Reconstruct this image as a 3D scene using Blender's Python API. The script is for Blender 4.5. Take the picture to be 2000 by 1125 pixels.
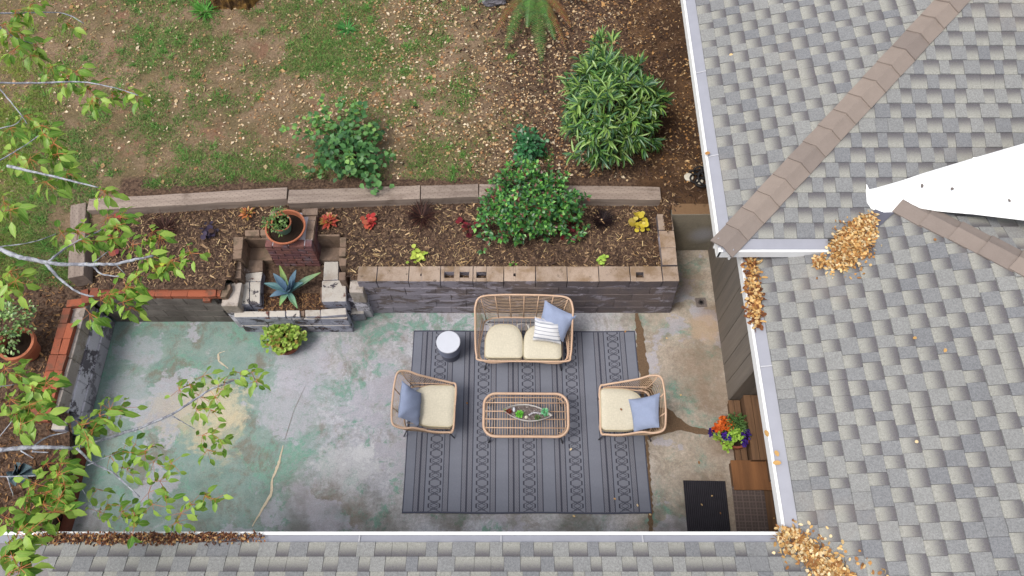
import bpy, bmesh, math, random
import numpy as np
from mathutils import Vector, Matrix
random.seed(7); RNG = np.random.default_rng(11)
for o in list(bpy.data.objects): bpy.data.objects.remove(o)
SC = bpy.context.scene
COL = SC.collection
# ------------------------------------------------------------------ camera, sky, sun, exposure
F, TH, CH = 1452.0, 0.461, 9.408          # focal length (px of a 2000 px frame), tilt from straight down, height over the patio
cd = bpy.data.cameras.new('camera'); cam = bpy.data.objects.new('camera', cd); COL.objects.link(cam)
cam.location = (0, 0, CH); cam.rotation_euler = (TH, 0, 0)
cd.sensor_width = 36; cd.lens = 36 * F / 2000; cd.clip_end = 500; cd.clip_start = .1
SC.camera = cam
SUN_EL, SUN_AZ = math.radians(62), math.radians(238)      # azimuth from +Y, clockwise
w = bpy.data.worlds.new('World'); SC.world = w; w.use_nodes = True
nt = w.node_tree; nt.nodes.clear()
sky = nt.nodes.new('ShaderNodeTexSky'); sky.sky_type = 'NISHITA'; sky.sun_disc = False
sky.sun_elevation = SUN_EL; sky.sun_rotation = SUN_AZ; sky.air_density = 1.0; sky.dust_density = 3.0
hs = nt.nodes.new('ShaderNodeHueSaturation'); hs.inputs['Saturation'].default_value = 0.32; hs.inputs['Value'].default_value = 1.0
bg = nt.nodes.new('ShaderNodeBackground'); bg.inputs['Strength'].default_value = 0.15
wo = nt.nodes.new('ShaderNodeOutputWorld')
nt.links.new(sky.outputs[0], hs.inputs['Color']); nt.links.new(hs.outputs[0], bg.inputs['Color']); nt.links.new(bg.outputs[0], wo.inputs['Surface'])
sd = bpy.data.lights.new('sun', 'SUN'); sd.energy = 1.35; sd.angle = math.radians(20); sd.color = (1, .95, .87)
sun = bpy.data.objects.new('sun', sd); COL.objects.link(sun)
sun.rotation_euler = (math.pi / 2 - SUN_EL, 0, math.pi - SUN_AZ) ; sun.location = (-6, 8, 14)
SC.render.engine = 'CYCLES'
SC.view_settings.view_transform = 'Standard'; SC.view_settings.look = 'None'
SC.view_settings.gamma = 1; SC.view_settings.exposure = 0.80; SC.view_settings.use_curve_mapping = False

# ------------------------------------------------------------------ helpers
CS, SN = math.cos(TH), math.sin(TH)
def ray(px, py):
    u = (px - 1000) / F; v = (py - 562.5) / F
    return Vector((u, SN - v * CS, -(CS + v * SN)))
def P(px, py, z=0.0):
    d = ray(px, py); t = (z - CH) / d.z
    return Vector((d.x * t, d.y * t, z))
def pj(p):
    h = CH - p[2]; D = p[1] * SN + h * CS; V = -p[1] * CS + h * SN
    return (1000 + F * p[0] / D, 562.5 + F * V / D)
def lin(r, g, b, k=1.0):
    f = lambda c: ((c / 255 + .055) / 1.055) ** 2.4 if c > 10.3 else c / 255 / 12.92
    return (f(r) * k, f(g) * k, f(b) * k, 1.0)
def A(r, g, b): return lin(r, g, b, .72)          # albedo guess from the photographed colour
def vnoise(x, y, sc, seed):
    r = np.random.default_rng(seed).random((256, 256))
    x = np.asarray(x) * sc + 1000; y = np.asarray(y) * sc + 1000
    xi = np.floor(x).astype(int); yi = np.floor(y).astype(int); fx = x - xi; fy = y - yi
    fx = fx * fx * (3 - 2 * fx); fy = fy * fy * (3 - 2 * fy)
    g = lambda a, b: r[a % 256, b % 256]
    return (g(xi, yi) * (1 - fx) + g(xi + 1, yi) * fx) * (1 - fy) + (g(xi, yi + 1) * (1 - fx) + g(xi + 1, yi + 1) * fx) * fy
def fbm(x, y, sc, seed, o=4):
    s = 0; a = .5; t = 0
    for i in range(o): s = s + a * vnoise(x, y, sc * 2 ** i, seed + i); t += a; a *= .5
    return s / t
def inpoly(x, y, poly):
    x = np.asarray(x); y = np.asarray(y); r = np.zeros(x.shape, bool); n = len(poly)
    for i in range(n):
        x1, y1 = poly[i][:2]; x2, y2 = poly[(i + 1) % n][:2]
        c = ((y1 > y) != (y2 > y)); xx = (x2 - x1) * (y - y1) / ((y2 - y1) if y2 != y1 else 1e-9) + x1
        r ^= c & (x < xx)
    return r

# ---------------- materials
class NT:
    def __init__(s, name):
        s.m = bpy.data.materials.new(name); s.m.use_nodes = True; s.t = s.m.node_tree; s.t.nodes.clear()
        s.out = s.n('ShaderNodeOutputMaterial'); s.b = s.n('ShaderNodeBsdfPrincipled'); s.l(s.b.outputs[0], s.out.inputs[0])
        s.b.inputs['Roughness'].default_value = .8
        s.b.inputs['Specular IOR Level'].default_value = .3
    def n(s, t): return s.t.nodes.new(t)
    def l(s, a, b): s.t.links.new(a, b)
    def put(s, sock, v):
        if v is None: return
        if hasattr(v, 'is_linked') or hasattr(v, 'node'): s.l(v, sock)
        else: sock.default_value = v
    def pos(s): return s.n('ShaderNodeNewGeometry').outputs['Position']
    def obj(s): return s.n('ShaderNodeTexCoord').outputs['Object']
    def uv(s): return s.n('ShaderNodeTexCoord').outputs['UV']
    def nrm(s): return s.n('ShaderNodeNewGeometry').outputs['True Normal']
    def attr(s, name='Col'):
        a = s.n('ShaderNodeAttribute'); a.attribute_name = name; return a.outputs['Color']
    def rnd(s): return s.n('ShaderNodeObjectInfo').outputs['Random']
    def sep(s, v): q = s.n('ShaderNodeSeparateXYZ'); s.l(v, q.inputs[0]); return q.outputs
    def comb(s, x, y, z=0.0):
        q = s.n('ShaderNodeCombineXYZ')
        for i, a in enumerate((x, y, z)): s.put(q.inputs[i], a)
        return q.outputs[0]
    def noise(s, sc, det=4, ro=.55, vec=None, dist=0):
        q = s.n('ShaderNodeTexNoise'); q.inputs['Scale'].default_value = sc; q.inputs['Detail'].default_value = det
        q.inputs['Roughness'].default_value = ro; q.inputs['Distortion'].default_value = dist
        s.l(vec if vec is not None else s.pos(), q.inputs['Vector']); return q.outputs['Fac']
    def vor(s, sc, vec=None, out='Color'):
        q = s.n('ShaderNodeTexVoronoi'); q.inputs['Scale'].default_value = sc
        s.l(vec if vec is not None else s.pos(), q.inputs['Vector']); return q.outputs[out]
    def map(s, v, scale): 
        q = s.n('ShaderNodeMapping'); q.inputs['Scale'].default_value = scale; s.l(v, q.inputs[0]); return q.outputs[0]
    def math(s, op, a, b=None, c=None):
        q = s.n('ShaderNodeMath'); q.operation = op
        s.put(q.inputs[0], a); s.put(q.inputs[1], b); s.put(q.inputs[2], c); return q.outputs[0]
    def step(s, v, a, b):                       # smoothstep a..b -> 0..1
        q = s.n('ShaderNodeMapRange'); q.interpolation_type = 'SMOOTHSTEP'
        s.put(q.inputs[0], v); s.put(q.inputs[1], a); s.put(q.inputs[2], b); return q.outputs[0]
    def mix(s, f, a, b, mode='MIX'):
        q = s.n('ShaderNodeMix'); q.data_type = 'RGBA'; q.blend_type = mode
        s.put(q.inputs[0], f); s.put(q.inputs[6], a); s.put(q.inputs[7], b); return q.outputs[2]
    def dist(s, v, p):
        q = s.n('ShaderNodeVectorMath'); q.operation = 'DISTANCE'; s.l(v, q.inputs[0]); q.inputs[1].default_value = p; return q.outputs['Value']
    def vary(s, col, f, amt=.25):               # multiply colour by 1 +- amt following f (0..1)
        k = s.math('MULTIPLY_ADD', f, 2 * amt, 1 - amt)
        return s.mix(1.0, col, s.comb(k, k, k), 'MULTIPLY')
    def col(s, c): s.put(s.b.inputs['Base Color'], c); return s
    def bump(s, h, st=.5, d=.01):
        q = s.n('ShaderNodeBump'); q.inputs['Strength'].default_value = st; q.inputs['Distance'].default_value = d
        s.l(h, q.inputs['Height']); s.l(q.outputs[0], s.b.inputs['Normal']); return s
    def rough(s, r, sp=None):
        s.put(s.b.inputs['Roughness'], r)
        if sp is not None: s.b.inputs['Specular IOR Level'].default_value = sp
        return s
    def translucent(s, c, f):
        t = s.n('ShaderNodeBsdfTranslucent'); s.put(t.inputs[0], c); m = s.n('ShaderNodeMixShader'); m.inputs[0].default_value = f
        s.l(s.b.outputs[0], m.inputs[1]); s.l(t.outputs[0], m.inputs[2]); s.l(m.outputs[0], s.out.inputs[0]); return s

def simple(name, c, var=.2, sc=20, rough=.8, bump=.3, bd=.004, sp=.3, det=5):
    t = NT(name); f = t.noise(sc, det, .6)
    t.col(t.vary(c, f, var)).rough(rough, sp)
    if bump: t.bump(t.noise(sc * 6, 3, .6), bump, bd)
    return t.m
def leafmat(name, tr=.3, rough=.45, sp=.4):
    t = NT(name); a = t.attr('Col'); c = t.vary(a, t.noise(60, 2, .5), .15)
    t.col(c).rough(rough, sp)
    if tr: t.translucent(c, tr)
    return t.m
M = {}
def mats():
    # patio concrete with worn green paint
    t = NT('patio_concrete'); p = t.pos(); x, y, z = t.sep(p)
    big = t.noise(.55, 4, .55); mid = t.noise(2.2, 8, .62, dist=.4); fine = t.noise(26, 6, .65); speck = t.noise(140, 3, .6)
    base = t.mix(t.step(big, .4, .62), A(186, 186, 193), A(172, 169, 167))
    base = t.mix(t.step(x, 1.1, 2.0), base, A(184, 172, 158))
    base = t.vary(base, t.step(fine, .3, .7), .15); base = t.vary(base, t.step(t.noise(11, 8, .75), .3, .7), .13)
    brown = t.step(t.math('ADD', t.noise(1.1, 9, .66), t.math('MULTIPLY', fine, .12)), .58, .74)
    base = t.mix(t.math('MULTIPLY', brown, .75), base, A(120, 106, 90))
    # peeling green paint: a worn film on the left, crisp flakes in the middle, traces on the right
    L_ = t.step(x, -1.6, -3.6); mid_ = t.step(x, .9, -.9)
    n_a = t.noise(1.5, 15, .76, dist=.5); n_b = t.noise(4.2, 14, .78, dist=.3); n_c = t.noise(.8, 6, .6, dist=.3)
    film = t.math('MULTIPLY', t.step(t.math('ADD', t.math('MULTIPLY_ADD', n_b, .35, n_a), t.math('MULTIPLY', L_, .18)), .64, .78), t.math('MULTIPLY_ADD', L_, .45, .42))
    base = t.mix(film, base, t.mix(t.step(n_b, .4, .62), A(112, 146, 136), A(134, 156, 146)))
    fl = t.step(t.math('ADD', t.math('MULTIPLY_ADD', n_b, .45, n_a), t.math('MULTIPLY', mid_, .05)), .795, .83)
    base = t.mix(t.math('MULTIPLY', fl, t.math('MULTIPLY_ADD', t.step(t.noise(16, 10, .8), .42, .52), .7, .12)), base, t.mix(n_c, A(104, 156, 136), A(126, 168, 150)))
    rust = t.step(t.noise(1.9, 15, .78, dist=.5), .49, .62); base = t.mix(t.math('MULTIPLY', rust, t.math('MULTIPLY_ADD', L_, .20, .52)), base, A(124, 110, 96))
    grime = t.step(t.noise(7, 12, .78), .52, .66); base = t.mix(t.math('MULTIPLY', grime, .34), base, A(104, 100, 92)); pale = t.step(t.noise(5.2, 12, .78, vec=t.map(p, (1.3, 1, 3))), .56, .7); base = t.mix(t.math('MULTIPLY', pale, .4), base, A(196, 194, 200))
    pn = t.step(t.math('MULTIPLY_ADD', t.noise(9, 6, .7), .1, t.noise(.95, 7, .62, vec=t.map(p, (1, 1.2, 1)))), .595, .615)
    base = t.mix(t.math('MULTIPLY', pn, .7), base, t.vary(A(180, 177, 187), fine, .08))
    for (px, py, r, c, s_) in ((400, 800, .55, (202, 188, 158), .5), (430, 850, .36, (196, 180, 148), .45), (345, 795, .4, (192, 178, 150), .4), (445, 800, .35, (216, 200, 168), .5), (680, 905, .42, (196, 196, 198), .7), (700, 880, .2, (214, 214, 216), .6), (560, 790, .5, (178, 176, 184), .8), (590, 715, .5, (182, 180, 190), .75), (265, 690, .3, (174, 174, 184), .6), (250, 760, .35, (176, 176, 184), .55)):
        d = t.dist(p, tuple(P(px, py, 0))); dd = t.math('ADD', d, t.math('MULTIPLY_ADD', t.noise(2.6, 12, .74, dist=.4), 1.5, -.75))
        base = t.mix(t.math('MULTIPLY', t.math('MULTIPLY', t.step(dd, r, r * .6), s_), t.math('MULTIPLY_ADD', t.step(t.noise(11, 9, .75), .34, .52), .6, .4)), base, A(*c))
    # damp dirt along the bottom left and the alley
    dirt = t.math('MULTIPLY', t.step(y, 2.3, 1.5), t.step(t.noise(1.6, 8, .6), .42, .62))
    base = t.mix(t.math('MULTIPLY', dirt, .7), base, A(96, 92, 82))
    al = t.math('MULTIPLY', t.step(x, 1.9, 2.4), t.step(t.noise(1.3, 8, .6), .38, .64))
    base = t.mix(t.math('MULTIPLY', al, .6), base, A(128, 104, 82))
    d = t.dist(p, tuple(P(1375, 640, 0))); base = t.mix(t.math('MULTIPLY', t.step(t.math('ADD', d, t.math('MULTIPLY', t.noise(5, 6, .6), .3)), .42, .3), .7), base, A(186, 160, 134))
    base = t.vary(base, t.step(speck, .3, .7), .16); base = t.vary(base, t.step(t.noise(55, 4, .75), .3, .7), .1)
    moss = t.step(t.noise(6.5, 8, .7), .66, .72); base = t.mix(t.math('MULTIPLY', moss, .55), base, A(92, 92, 76))
    t.col(base).rough(.72, .35).bump(t.math('ADD', fine, t.math('MULTIPLY', fl, .35)), .45, .008); M['patio'] = t.m
    # garden soil: bare dirt, lawn thatch and dark mulch by region
    t = NT('garden_soil'); p = t.pos(); x, y, z = t.sep(p)
    wob = t.math('MULTIPLY_ADD', t.noise(1.1, 6, .6), 2.4, -1.2)
    n1 = t.noise(1.7, 7, .62); n2 = t.noise(30, 5, .65); n3 = t.noise(150, 3, .6)
    lawn = t.mix(t.step(n1, .38, .62), A(144, 122, 100), A(118, 104, 78))
    lawn = t.mix(t.step(t.noise(2.6, 5, .6), .56, .68), lawn, A(136, 106, 86))
    mulch = t.mix(t.step(n2, .35, .65), A(82, 65, 56), A(114, 92, 76))
    wet = t.mix(t.step(n1, .4, .65), A(80, 60, 46), A(108, 82, 60))
    bed = t.math('MULTIPLY', t.step(y, 5.95, 5.85), t.step(x, -5.4, -5.3))
    right = t.step(t.math('ADD', x, wob), -.9, .35)
    left = t.math('MULTIPLY', t.step(x, -5.2, -5.4), t.step(t.math('ADD', y, t.math('MULTIPLY', wob, .3)), 4.65, 4.3))
    mm = t.math('MAXIMUM', t.math('MAXIMUM', bed, right), left)
    c = t.mix(mm, lawn, mulch); c = t.mix(t.step(t.math('ADD', x, t.math('MULTIPLY', wob, .4)), 1.4, 2.0), c, wet)
    c = t.vary(c, n3, .4); c = t.vary(c, t.step(n2, .3, .7), .22); c = t.vary(c, t.noise(6, 6, .7), .2)
    t.col(c).rough(.95, .1).bump(t.math('ADD', n2, t.math('MULTIPLY', n3, .6)), .9, .02); M['soil'] = t.m
    M['pot_soil'] = simple('potting_soil', A(58, 46, 38), .4, 60, .95, .8, .01, .1)
    M['trench'] = simple('crack_soil', A(124, 102, 82), .5, 60, .95, .8, .008, .1)
    M['filler'] = simple('crack_filler', A(222, 206, 180), .3, 40, .95, .8, .01, .1)
    # rug
    t = NT('rug_weave'); u, v, _ = t.sep(t.uv())
    W, L = 3.05, 2.44
    per = .1922; a = t.math('FRACT', t.math('DIVIDE', t.math('SUBTRACT', u, .043), per)); a = t.math('MULTIPLY', a, 270.0)
    bandin = lambda lo, hi, e=2.0: t.math('MULTIPLY', t.step(a, lo - e / 2, lo + e / 2), t.step(a, hi + e / 2, hi - e / 2))
    vv = t.math('MULTIPLY', v, L)
    n = t.noise(2.0, 5, .6, vec=t.map(t.uv(), (1.2, 5, 1))); th = t.noise(1.0, 2, .6, vec=t.map(t.uv(), (900, 60, 1))); th2 = t.noise(1, 2, .6, vec=t.map(t.uv(), (90, 700, 1)))
    basec = t.vary(t.vary(A(128, 131, 143), th, .16), th2, .16)
    darkc = A(62, 63, 76); lite = A(150, 150, 158)
    base = basec
    # braid ground a little warmer
    base = t.mix(t.math('MULTIPLY', bandin(78, 158), .6), base, A(128, 129, 139))
    # herringbone bands
    for lo, hi in ((2, 24), (34, 58), (168, 192)):
        ins = bandin(lo, hi)
        zz = t.math('ABSOLUTE', t.math('SUBTRACT', t.math('FRACT', t.math('MULTIPLY', a, 1 / 11.0)), .5))
        ph = t.math('FRACT', t.math('MULTIPLY_ADD', vv, 55.0, t.math('MULTIPLY', zz, 2.0)))
        hb = t.step(t.math('ABSOLUTE', t.math('SUBTRACT', ph, .5)), .18, .30)
        base = t.mix(t.math('MULTIPLY', ins, .9), base, t.mix(hb, lite, A(88, 89, 102)))
    dk = None
    for lo, hi in ((-3, 2), (24, 34), (58, 64), (162, 167), (192, 198), (267, 271)):
        q = bandin(lo, hi, 1.5); dk = q if dk is None else t.math('MAXIMUM', dk, q)
    # braid: two strands crossing plus side hexagons
    s = t.math('DIVIDE', t.math('SUBTRACT', a, 118.0), 36.0)
    per_v = .186; ph = t.math('FRACT', t.math('DIVIDE', vv, per_v))
    tri = lambda off: t.math('MULTIPLY_ADD', t.math('ABSOLUTE', t.math('SUBTRACT', t.math('FRACT', t.math('ADD', ph, off)), .5)), 4.0, -1.0)
    inn = bandin(80, 156)
    for off, sgn in ((0.0, 1), (0.0, -1)):
        tz = t.math('MULTIPLY', tri(off), 1.75 * sgn)
        cl = t.math('MINIMUM', t.math('MAXIMUM', tz, -.88), .88)
        d = t.math('ABSOLUTE', t.math('SUBTRACT', s, cl)); q = t.step(d, .15, .09)
        dk = t.math('MAXIMUM', dk, t.math('MULTIPLY', q, inn))
        tz = t.math('MULTIPLY', tri(.0), 1.15 * sgn); tz = t.math('ADD', tz, .42 * sgn)
        d = t.math('ABSOLUTE', t.math('SUBTRACT', s, tz)); q = t.math('MULTIPLY', t.step(d, .14, .08), t.step(t.math('ABSOLUTE', s), .62, .56))
        dk = t.math('MAXIMUM', dk, t.math('MULTIPLY', q, inn))
    ends = t.math('MULTIPLY', t.step(t.math('ABSOLUTE', t.math('SUBTRACT', v, .5)), .494, .490), t.step(t.math('ABSOLUTE', t.math('SUBTRACT', u, .5)), .4965, .494))
    dk = t.math('MULTIPLY', dk, ends)
    base = t.mix(t.math('MULTIPLY', dk, .88), base, darkc)
    base = t.mix(t.math('SUBTRACT', 1.0, ends), base, A(82, 84, 98))
    base = t.vary(base, n, .14)
    t.col(base).rough(.95, .08).bump(t.math('ADD', th, th2), .35, .004); M['rug'] = t.m
    M['rug_side'] = simple('rug_binding', A(66, 68, 80), .1, 50)
    # rattan, fabrics, furniture
    t = NT('rattan'); q = t.obj(); t.col(t.vary(t.mix(t.noise(9, 3, .5, vec=q), A(222, 190, 164), A(205, 168, 140)), t.noise(120, 2, .5, vec=q), .12)).rough(.5, .4); M['rattan'] = t.m
    t = NT('rattan_strand'); q = t.obj(); t.col(t.vary(A(206, 176, 146), t.noise(40, 2, .5, vec=q), .2)).rough(.55, .4); M['strand'] = t.m
    M['leg'] = simple('grey_metal_leg', A(96, 96, 104), .1, 30, .5, 0)
    t = NT('beige_weave'); q = t.obj(); wv = t.math('MULTIPLY', t.noise(1, 2, .5, vec=t.map(q, (260, 30, 30))), t.noise(1, 2, .5, vec=t.map(q, (30, 260, 30))))
    t.col(t.vary(t.vary(A(216, 208, 188), t.step(wv, .12, .4), .10), t.noise(7, 4, .6, vec=q), .07)).rough(.95, .1).bump(wv, .12, .003); M['beige'] = t.m
    M['piping'] = simple('beige_piping', A(206, 194, 164), .1, 40)
    t = NT('blue_linen'); q = t.pos(); wv = t.math('ADD', t.noise(1, 2, .6, vec=t.map(q, (420, 60, 60))), t.noise(1, 2, .6, vec=t.map(q, (60, 420, 200))))
    t.col(t.vary(t.vary(A(146, 157, 184), wv, .14), t.noise(14, 4, .6), .1)).rough(.95, .1).bump(t.math('ADD', wv, t.math('MULTIPLY', t.noise(14, 3, .5), 1.5)), .4, .006); M['linen'] = t.m
    t = NT('striped_cotton'); u, v, _ = t.sep(t.uv()); c = A(226, 226, 230)
    st = None
    for y0, h in ((.13, .018), (.17, .008), (.33, .012), (.5, .010), (.68, .012), (.84, .012), (.88, .006)):
        q = t.step(t.math('ABSOLUTE', t.math('SUBTRACT', t.math('ADD', v, t.math('MULTIPLY_ADD', t.noise(9, 3, .5), .03, -.015)), y0)), h + .006, h); st = q if st is None else t.math('MAXIMUM', st, q)
    hem = t.math('MULTIPLY', t.step(v, .925, .935), t.step(t.math('SINE', t.math('MULTIPLY', u, 130.0)), -.2, .2))
    c = t.mix(t.math('MULTIPLY', st, .85), c, A(112, 122, 140)); c = t.mix(t.math('MULTIPLY', hem, .8), c, A(104, 120, 170))
    t.col(t.vary(c, t.noise(200, 2, .5), .08)).rough(.95, .1).bump(t.noise(16, 4, .6), .5, .008); M['striped'] = t.m
    M['tassel'] = simple('white_tassel', A(225, 220, 212), .1, 30)
    M['stool_top'] = simple('stool_top', A(212, 215, 226), .05, 12, .6, .05)
    M['stool_up'] = simple('stool_upper_band', A(140, 146, 168), .08, 20, .7, .1)
    M['stool_low'] = simple('stool_lower_band', A(104, 106, 122), .12, 30, .8, .2)
    # masonry
    t = NT('weathered_block'); p = t.pos(); nz = t.math('MULTIPLY', t.sep(t.nrm())[2], t.step(t.sep(p)[2], .88, .9)); rn = t.rnd()
    top = t.mix(t.step(t.noise(3, 7, .65), .4, .66), A(178, 158, 142), A(142, 118, 94)); top = t.mix(t.step(t.noise(9, 6, .7), .6, .7), top, A(112, 96, 82))
    face = t.mix(t.step(t.noise(2.2, 8, .65), .42, .62), A(112, 104, 108), A(128, 116, 114))
    lav = t.step(t.math('ADD', t.noise(3.5, 10, .72, vec=t.map(p, (.8, 1, 1.9)), dist=.5), t.math('MULTIPLY', t.step(t.sep(p)[0], 1.2, -1.6), .1)), .545, .59)
    face = t.mix(t.math('MULTIPLY', lav, .75), face, A(176, 170, 182))
    c = t.mix(t.step(nz, .4, .6), face, top); c = t.vary(c, rn, .1); c = t.vary(c, t.noise(60, 4, .65), .2)
    t.col(c).rough(.85, .25).bump(t.noise(45, 6, .65), .6, .012); M['block'] = t.m
    M['mortar'] = simple('grey_mortar', A(92, 88, 90), .25, 25, .95, .5)
    M['limemortar'] = simple('pale_lime_mortar', A(204, 198, 204), .15, 25, .95, .5)
    M['hole'] = simple('core_dirt', A(46, 40, 30), .3, 30, .95, .6)
    t = NT('dark_wall_block'); p = t.pos(); c = t.mix(t.step(t.noise(2.4, 8, .65), .4, .66), A(108, 100, 95), A(134, 126, 120))
    c = t.mix(t.step(t.noise(5, 10, .75, vec=t.map(p, (1, 1, 2.2))), .62, .68), c, A(138, 134, 134)); c = t.vary(c, t.rnd(), .12)
    t.col(t.vary(c, t.noise(60, 4, .65), .2)).rough(.85, .25).bump(t.noise(45, 6, .65), .6, .012); M['darkblock'] = t.m
    t = NT('peeling_paint_block'); p = t.pos(); z = t.sep(p)[2]
    top = t.mix(t.step(t.noise(3, 6, .6), .4, .6), A(186, 172, 156), A(160, 146, 132))
    pt = t.step(t.noise(4.5, 12, .76), .46, .485); c = t.mix(pt, A(120, 114, 122), A(238, 234, 244))
    c = t.mix(t.math('MULTIPLY', t.step(z, .47, .52), .85), c, top); c = t.mix(t.math('MULTIPLY', t.step(z, .24, .2), .6), c, A(160, 156, 164))
    t.col(t.vary(c, t.noise(50, 5, .65), .22)).rough(.8, .3).bump(t.math('ADD', t.noise(45, 6, .65), pt), .6, .01); M['peel'] = t.m
    def brick(name, c1, c2, dirt):
        t = NT(name); c = t.mix(t.rnd(), c1, c2); q = t.obj()
        c = t.mix(t.math('MULTIPLY', t.step(t.noise(7, 6, .65), .48, .66), .75), c, dirt); c = t.vary(c, t.noise(90, 4, .65), .22)
        t.col(c).rough(.9, .2).bump(t.noise(70, 5, .7), .7, .006); return t.m
    M['brick'] = brick('terracotta_brick', A(172, 98, 72), A(140, 84, 66), A(106, 84, 70))
    M['redbrick'] = brick('dark_red_brick', A(140, 96, 88), A(118, 84, 88), A(132, 118, 126))
    M['brownbrick'] = brick('mossy_brick', A(150, 126, 108), A(134, 112, 96), A(104, 92, 76))
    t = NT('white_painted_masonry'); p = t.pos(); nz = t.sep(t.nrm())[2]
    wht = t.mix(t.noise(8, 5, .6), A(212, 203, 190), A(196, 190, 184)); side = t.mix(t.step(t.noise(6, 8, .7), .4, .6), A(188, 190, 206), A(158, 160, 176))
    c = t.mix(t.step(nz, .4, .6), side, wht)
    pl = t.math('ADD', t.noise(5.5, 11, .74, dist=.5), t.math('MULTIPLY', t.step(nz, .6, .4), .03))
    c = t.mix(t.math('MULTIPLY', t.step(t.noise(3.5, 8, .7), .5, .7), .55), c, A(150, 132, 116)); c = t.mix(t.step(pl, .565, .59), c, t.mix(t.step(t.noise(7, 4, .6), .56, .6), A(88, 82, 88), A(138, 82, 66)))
    c = t.vary(t.vary(c, t.rnd(), .06), t.noise(80, 4, .65), .16)
    t.col(c).rough(.8, .3).bump(t.math('SUBTRACT', t.noise(50, 6, .65), t.step(pl, .575, .6)), .7, .008); M['whitewash'] = t.m
    t = NT('stained_masonry'); c = t.mix(t.step(t.noise(4, 8, .65), .4, .62), A(152, 130, 114), A(116, 98, 86)); c = t.mix(t.step(t.noise(6, 8, .72), .58, .66), c, A(182, 174, 172))
    t.col(t.vary(c, t.noise(60, 5, .65), .25)).rough(.9, .2).bump(t.noise(50, 6, .65), .6, .008); M['stained'] = t.m
    t = NT('old_concrete'); z = t.sep(t.pos())[2]; nz = t.sep(t.nrm())[2]
    c = t.mix(t.step(t.noise(2, 8, .62), .4, .65), A(160, 150, 132), A(130, 124, 112)); c = t.mix(t.step(t.dist(t.pos(), tuple(P(1373, 462, .45))), .28, .05), c, A(170, 168, 170))
    c = t.mix(t.step(nz, .4, .6), c, A(132, 104, 78))
    t.col(t.vary(c, t.noise(40, 5, .65), .2)).rough(.9, .2).bump(t.noise(25, 6, .6), .4, .01); M['oldconc'] = t.m
    # wood
    def wood(name, c1, c2, axis, sc=1.0, dark=None, slots=False):
        t = NT(name); p = t.obj(); scl = [14, 14, 14]; scl[axis] = .9
        g = t.noise(sc, 6, .65, vec=t.map(p, tuple(scl)), dist=.3); g2 = t.noise(1, 4, .7, vec=t.map(p, tuple([v * 6 if i != axis else v * 3 for i, v in enumerate(scl)])))
        c = t.mix(t.step(g, .35, .68), c1, c2); c = t.vary(t.vary(c, g2, .22), t.rnd(), .12)
        if dark: c = t.mix(t.math('MULTIPLY', t.step(t.noise(2.2, 7, .65), .52, .7), .7), c, dark)
        h = t.math('ADD', g, g2)
        if slots:
            s = t.sep(p); row = t.math('FLOOR', t.math('MULTIPLY', s[1], 38.0))
            a = t.math('ABSOLUTE', t.math('SUBTRACT', t.math('FRACT', t.math('MULTIPLY_ADD', s[0], 11.0, t.math('MULTIPLY', row, .37))), .5))
            b = t.math('ABSOLUTE', t.math('SUBTRACT', t.math('FRACT', t.math('MULTIPLY', s[1], 38.0)), .5))
            sl = t.math('MULTIPLY', t.math('MULTIPLY', t.step(a, .1, .07), t.step(b, .16, .1)), t.step(t.sep(t.nrm())[2], .5, .8))
            c = t.mix(t.math('MULTIPLY', sl, .55), c, A(78, 66, 58)); h = t.math('SUBTRACT', h, t.math('MULTIPLY', sl, 1.5))
        t.col(c).rough(.85, .25).bump(h, .6, .006); return t.m
    M['timber'] = wood('weathered_timber', A(164, 148, 136), A(136, 120, 110), 0, 1, A(110, 94, 84), True)
    M['timber_y'] = wood('weathered_timber_end', A(158, 144, 124), A(134, 120, 104), 1, 1, A(110, 96, 84))
    M['deck'] = wood('stained_deck_plank', A(122, 92, 68), A(98, 74, 56), 1, 1, A(78, 58, 47))
    M['plywood'] = wood('brown_landing_board', A(142, 98, 64), A(116, 80, 53), 1, .6, A(92, 65, 48))
    M['siding'] = wood('grey_brown_siding', A(132, 122, 112), A(120, 112, 104), 2, .7)
    M['door'] = wood('dark_brown_door_wall', A(84, 58, 46), A(70, 48, 40), 2, .7)
    # roof
    t = NT('asphalt_shingle'); a = t.n('ShaderNodeAttribute'); a.attribute_name = 'Col'; q = t.n('ShaderNodeSeparateColor'); t.l(a.outputs['Color'], q.inputs[0]); r, v, k = q.outputs
    gr = t.noise(190, 4, .8); gr2 = t.noise(60, 4, .8)
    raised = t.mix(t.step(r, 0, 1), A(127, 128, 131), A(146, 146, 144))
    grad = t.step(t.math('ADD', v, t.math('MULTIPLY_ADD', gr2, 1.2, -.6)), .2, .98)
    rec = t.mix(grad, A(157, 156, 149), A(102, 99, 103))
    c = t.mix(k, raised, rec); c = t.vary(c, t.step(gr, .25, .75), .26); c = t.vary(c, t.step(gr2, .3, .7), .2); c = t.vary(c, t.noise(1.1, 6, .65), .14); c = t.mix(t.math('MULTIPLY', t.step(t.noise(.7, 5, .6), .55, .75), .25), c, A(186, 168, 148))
    t.col(c).rough(.95, .12).bump(gr, .35, .003); M['shingle'] = t.m
    t = NT('brown_ridge_shingle'); gr = t.noise(240, 3, .75); c = t.mix(t.rnd(), A(150, 137, 128), A(134, 123, 117)); t.col(t.vary(t.vary(c, gr, .3), t.noise(9, 4, .6), .12)).rough(.95, .12).bump(gr, .35, .003); M['ridge'] = t.m
    M['deckfelt'] = simple('roof_underlay', A(84, 84, 88), .2, 60, .95, .2)
    M['white'] = simple('white_gutter_paint', A(246, 246, 246), .05, 8, .45, .03, .003, .4)
    M['guard'] = simple('grey_gutter_guard', A(158, 159, 169), .14, 6, .5, .08, .003, .4)
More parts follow.
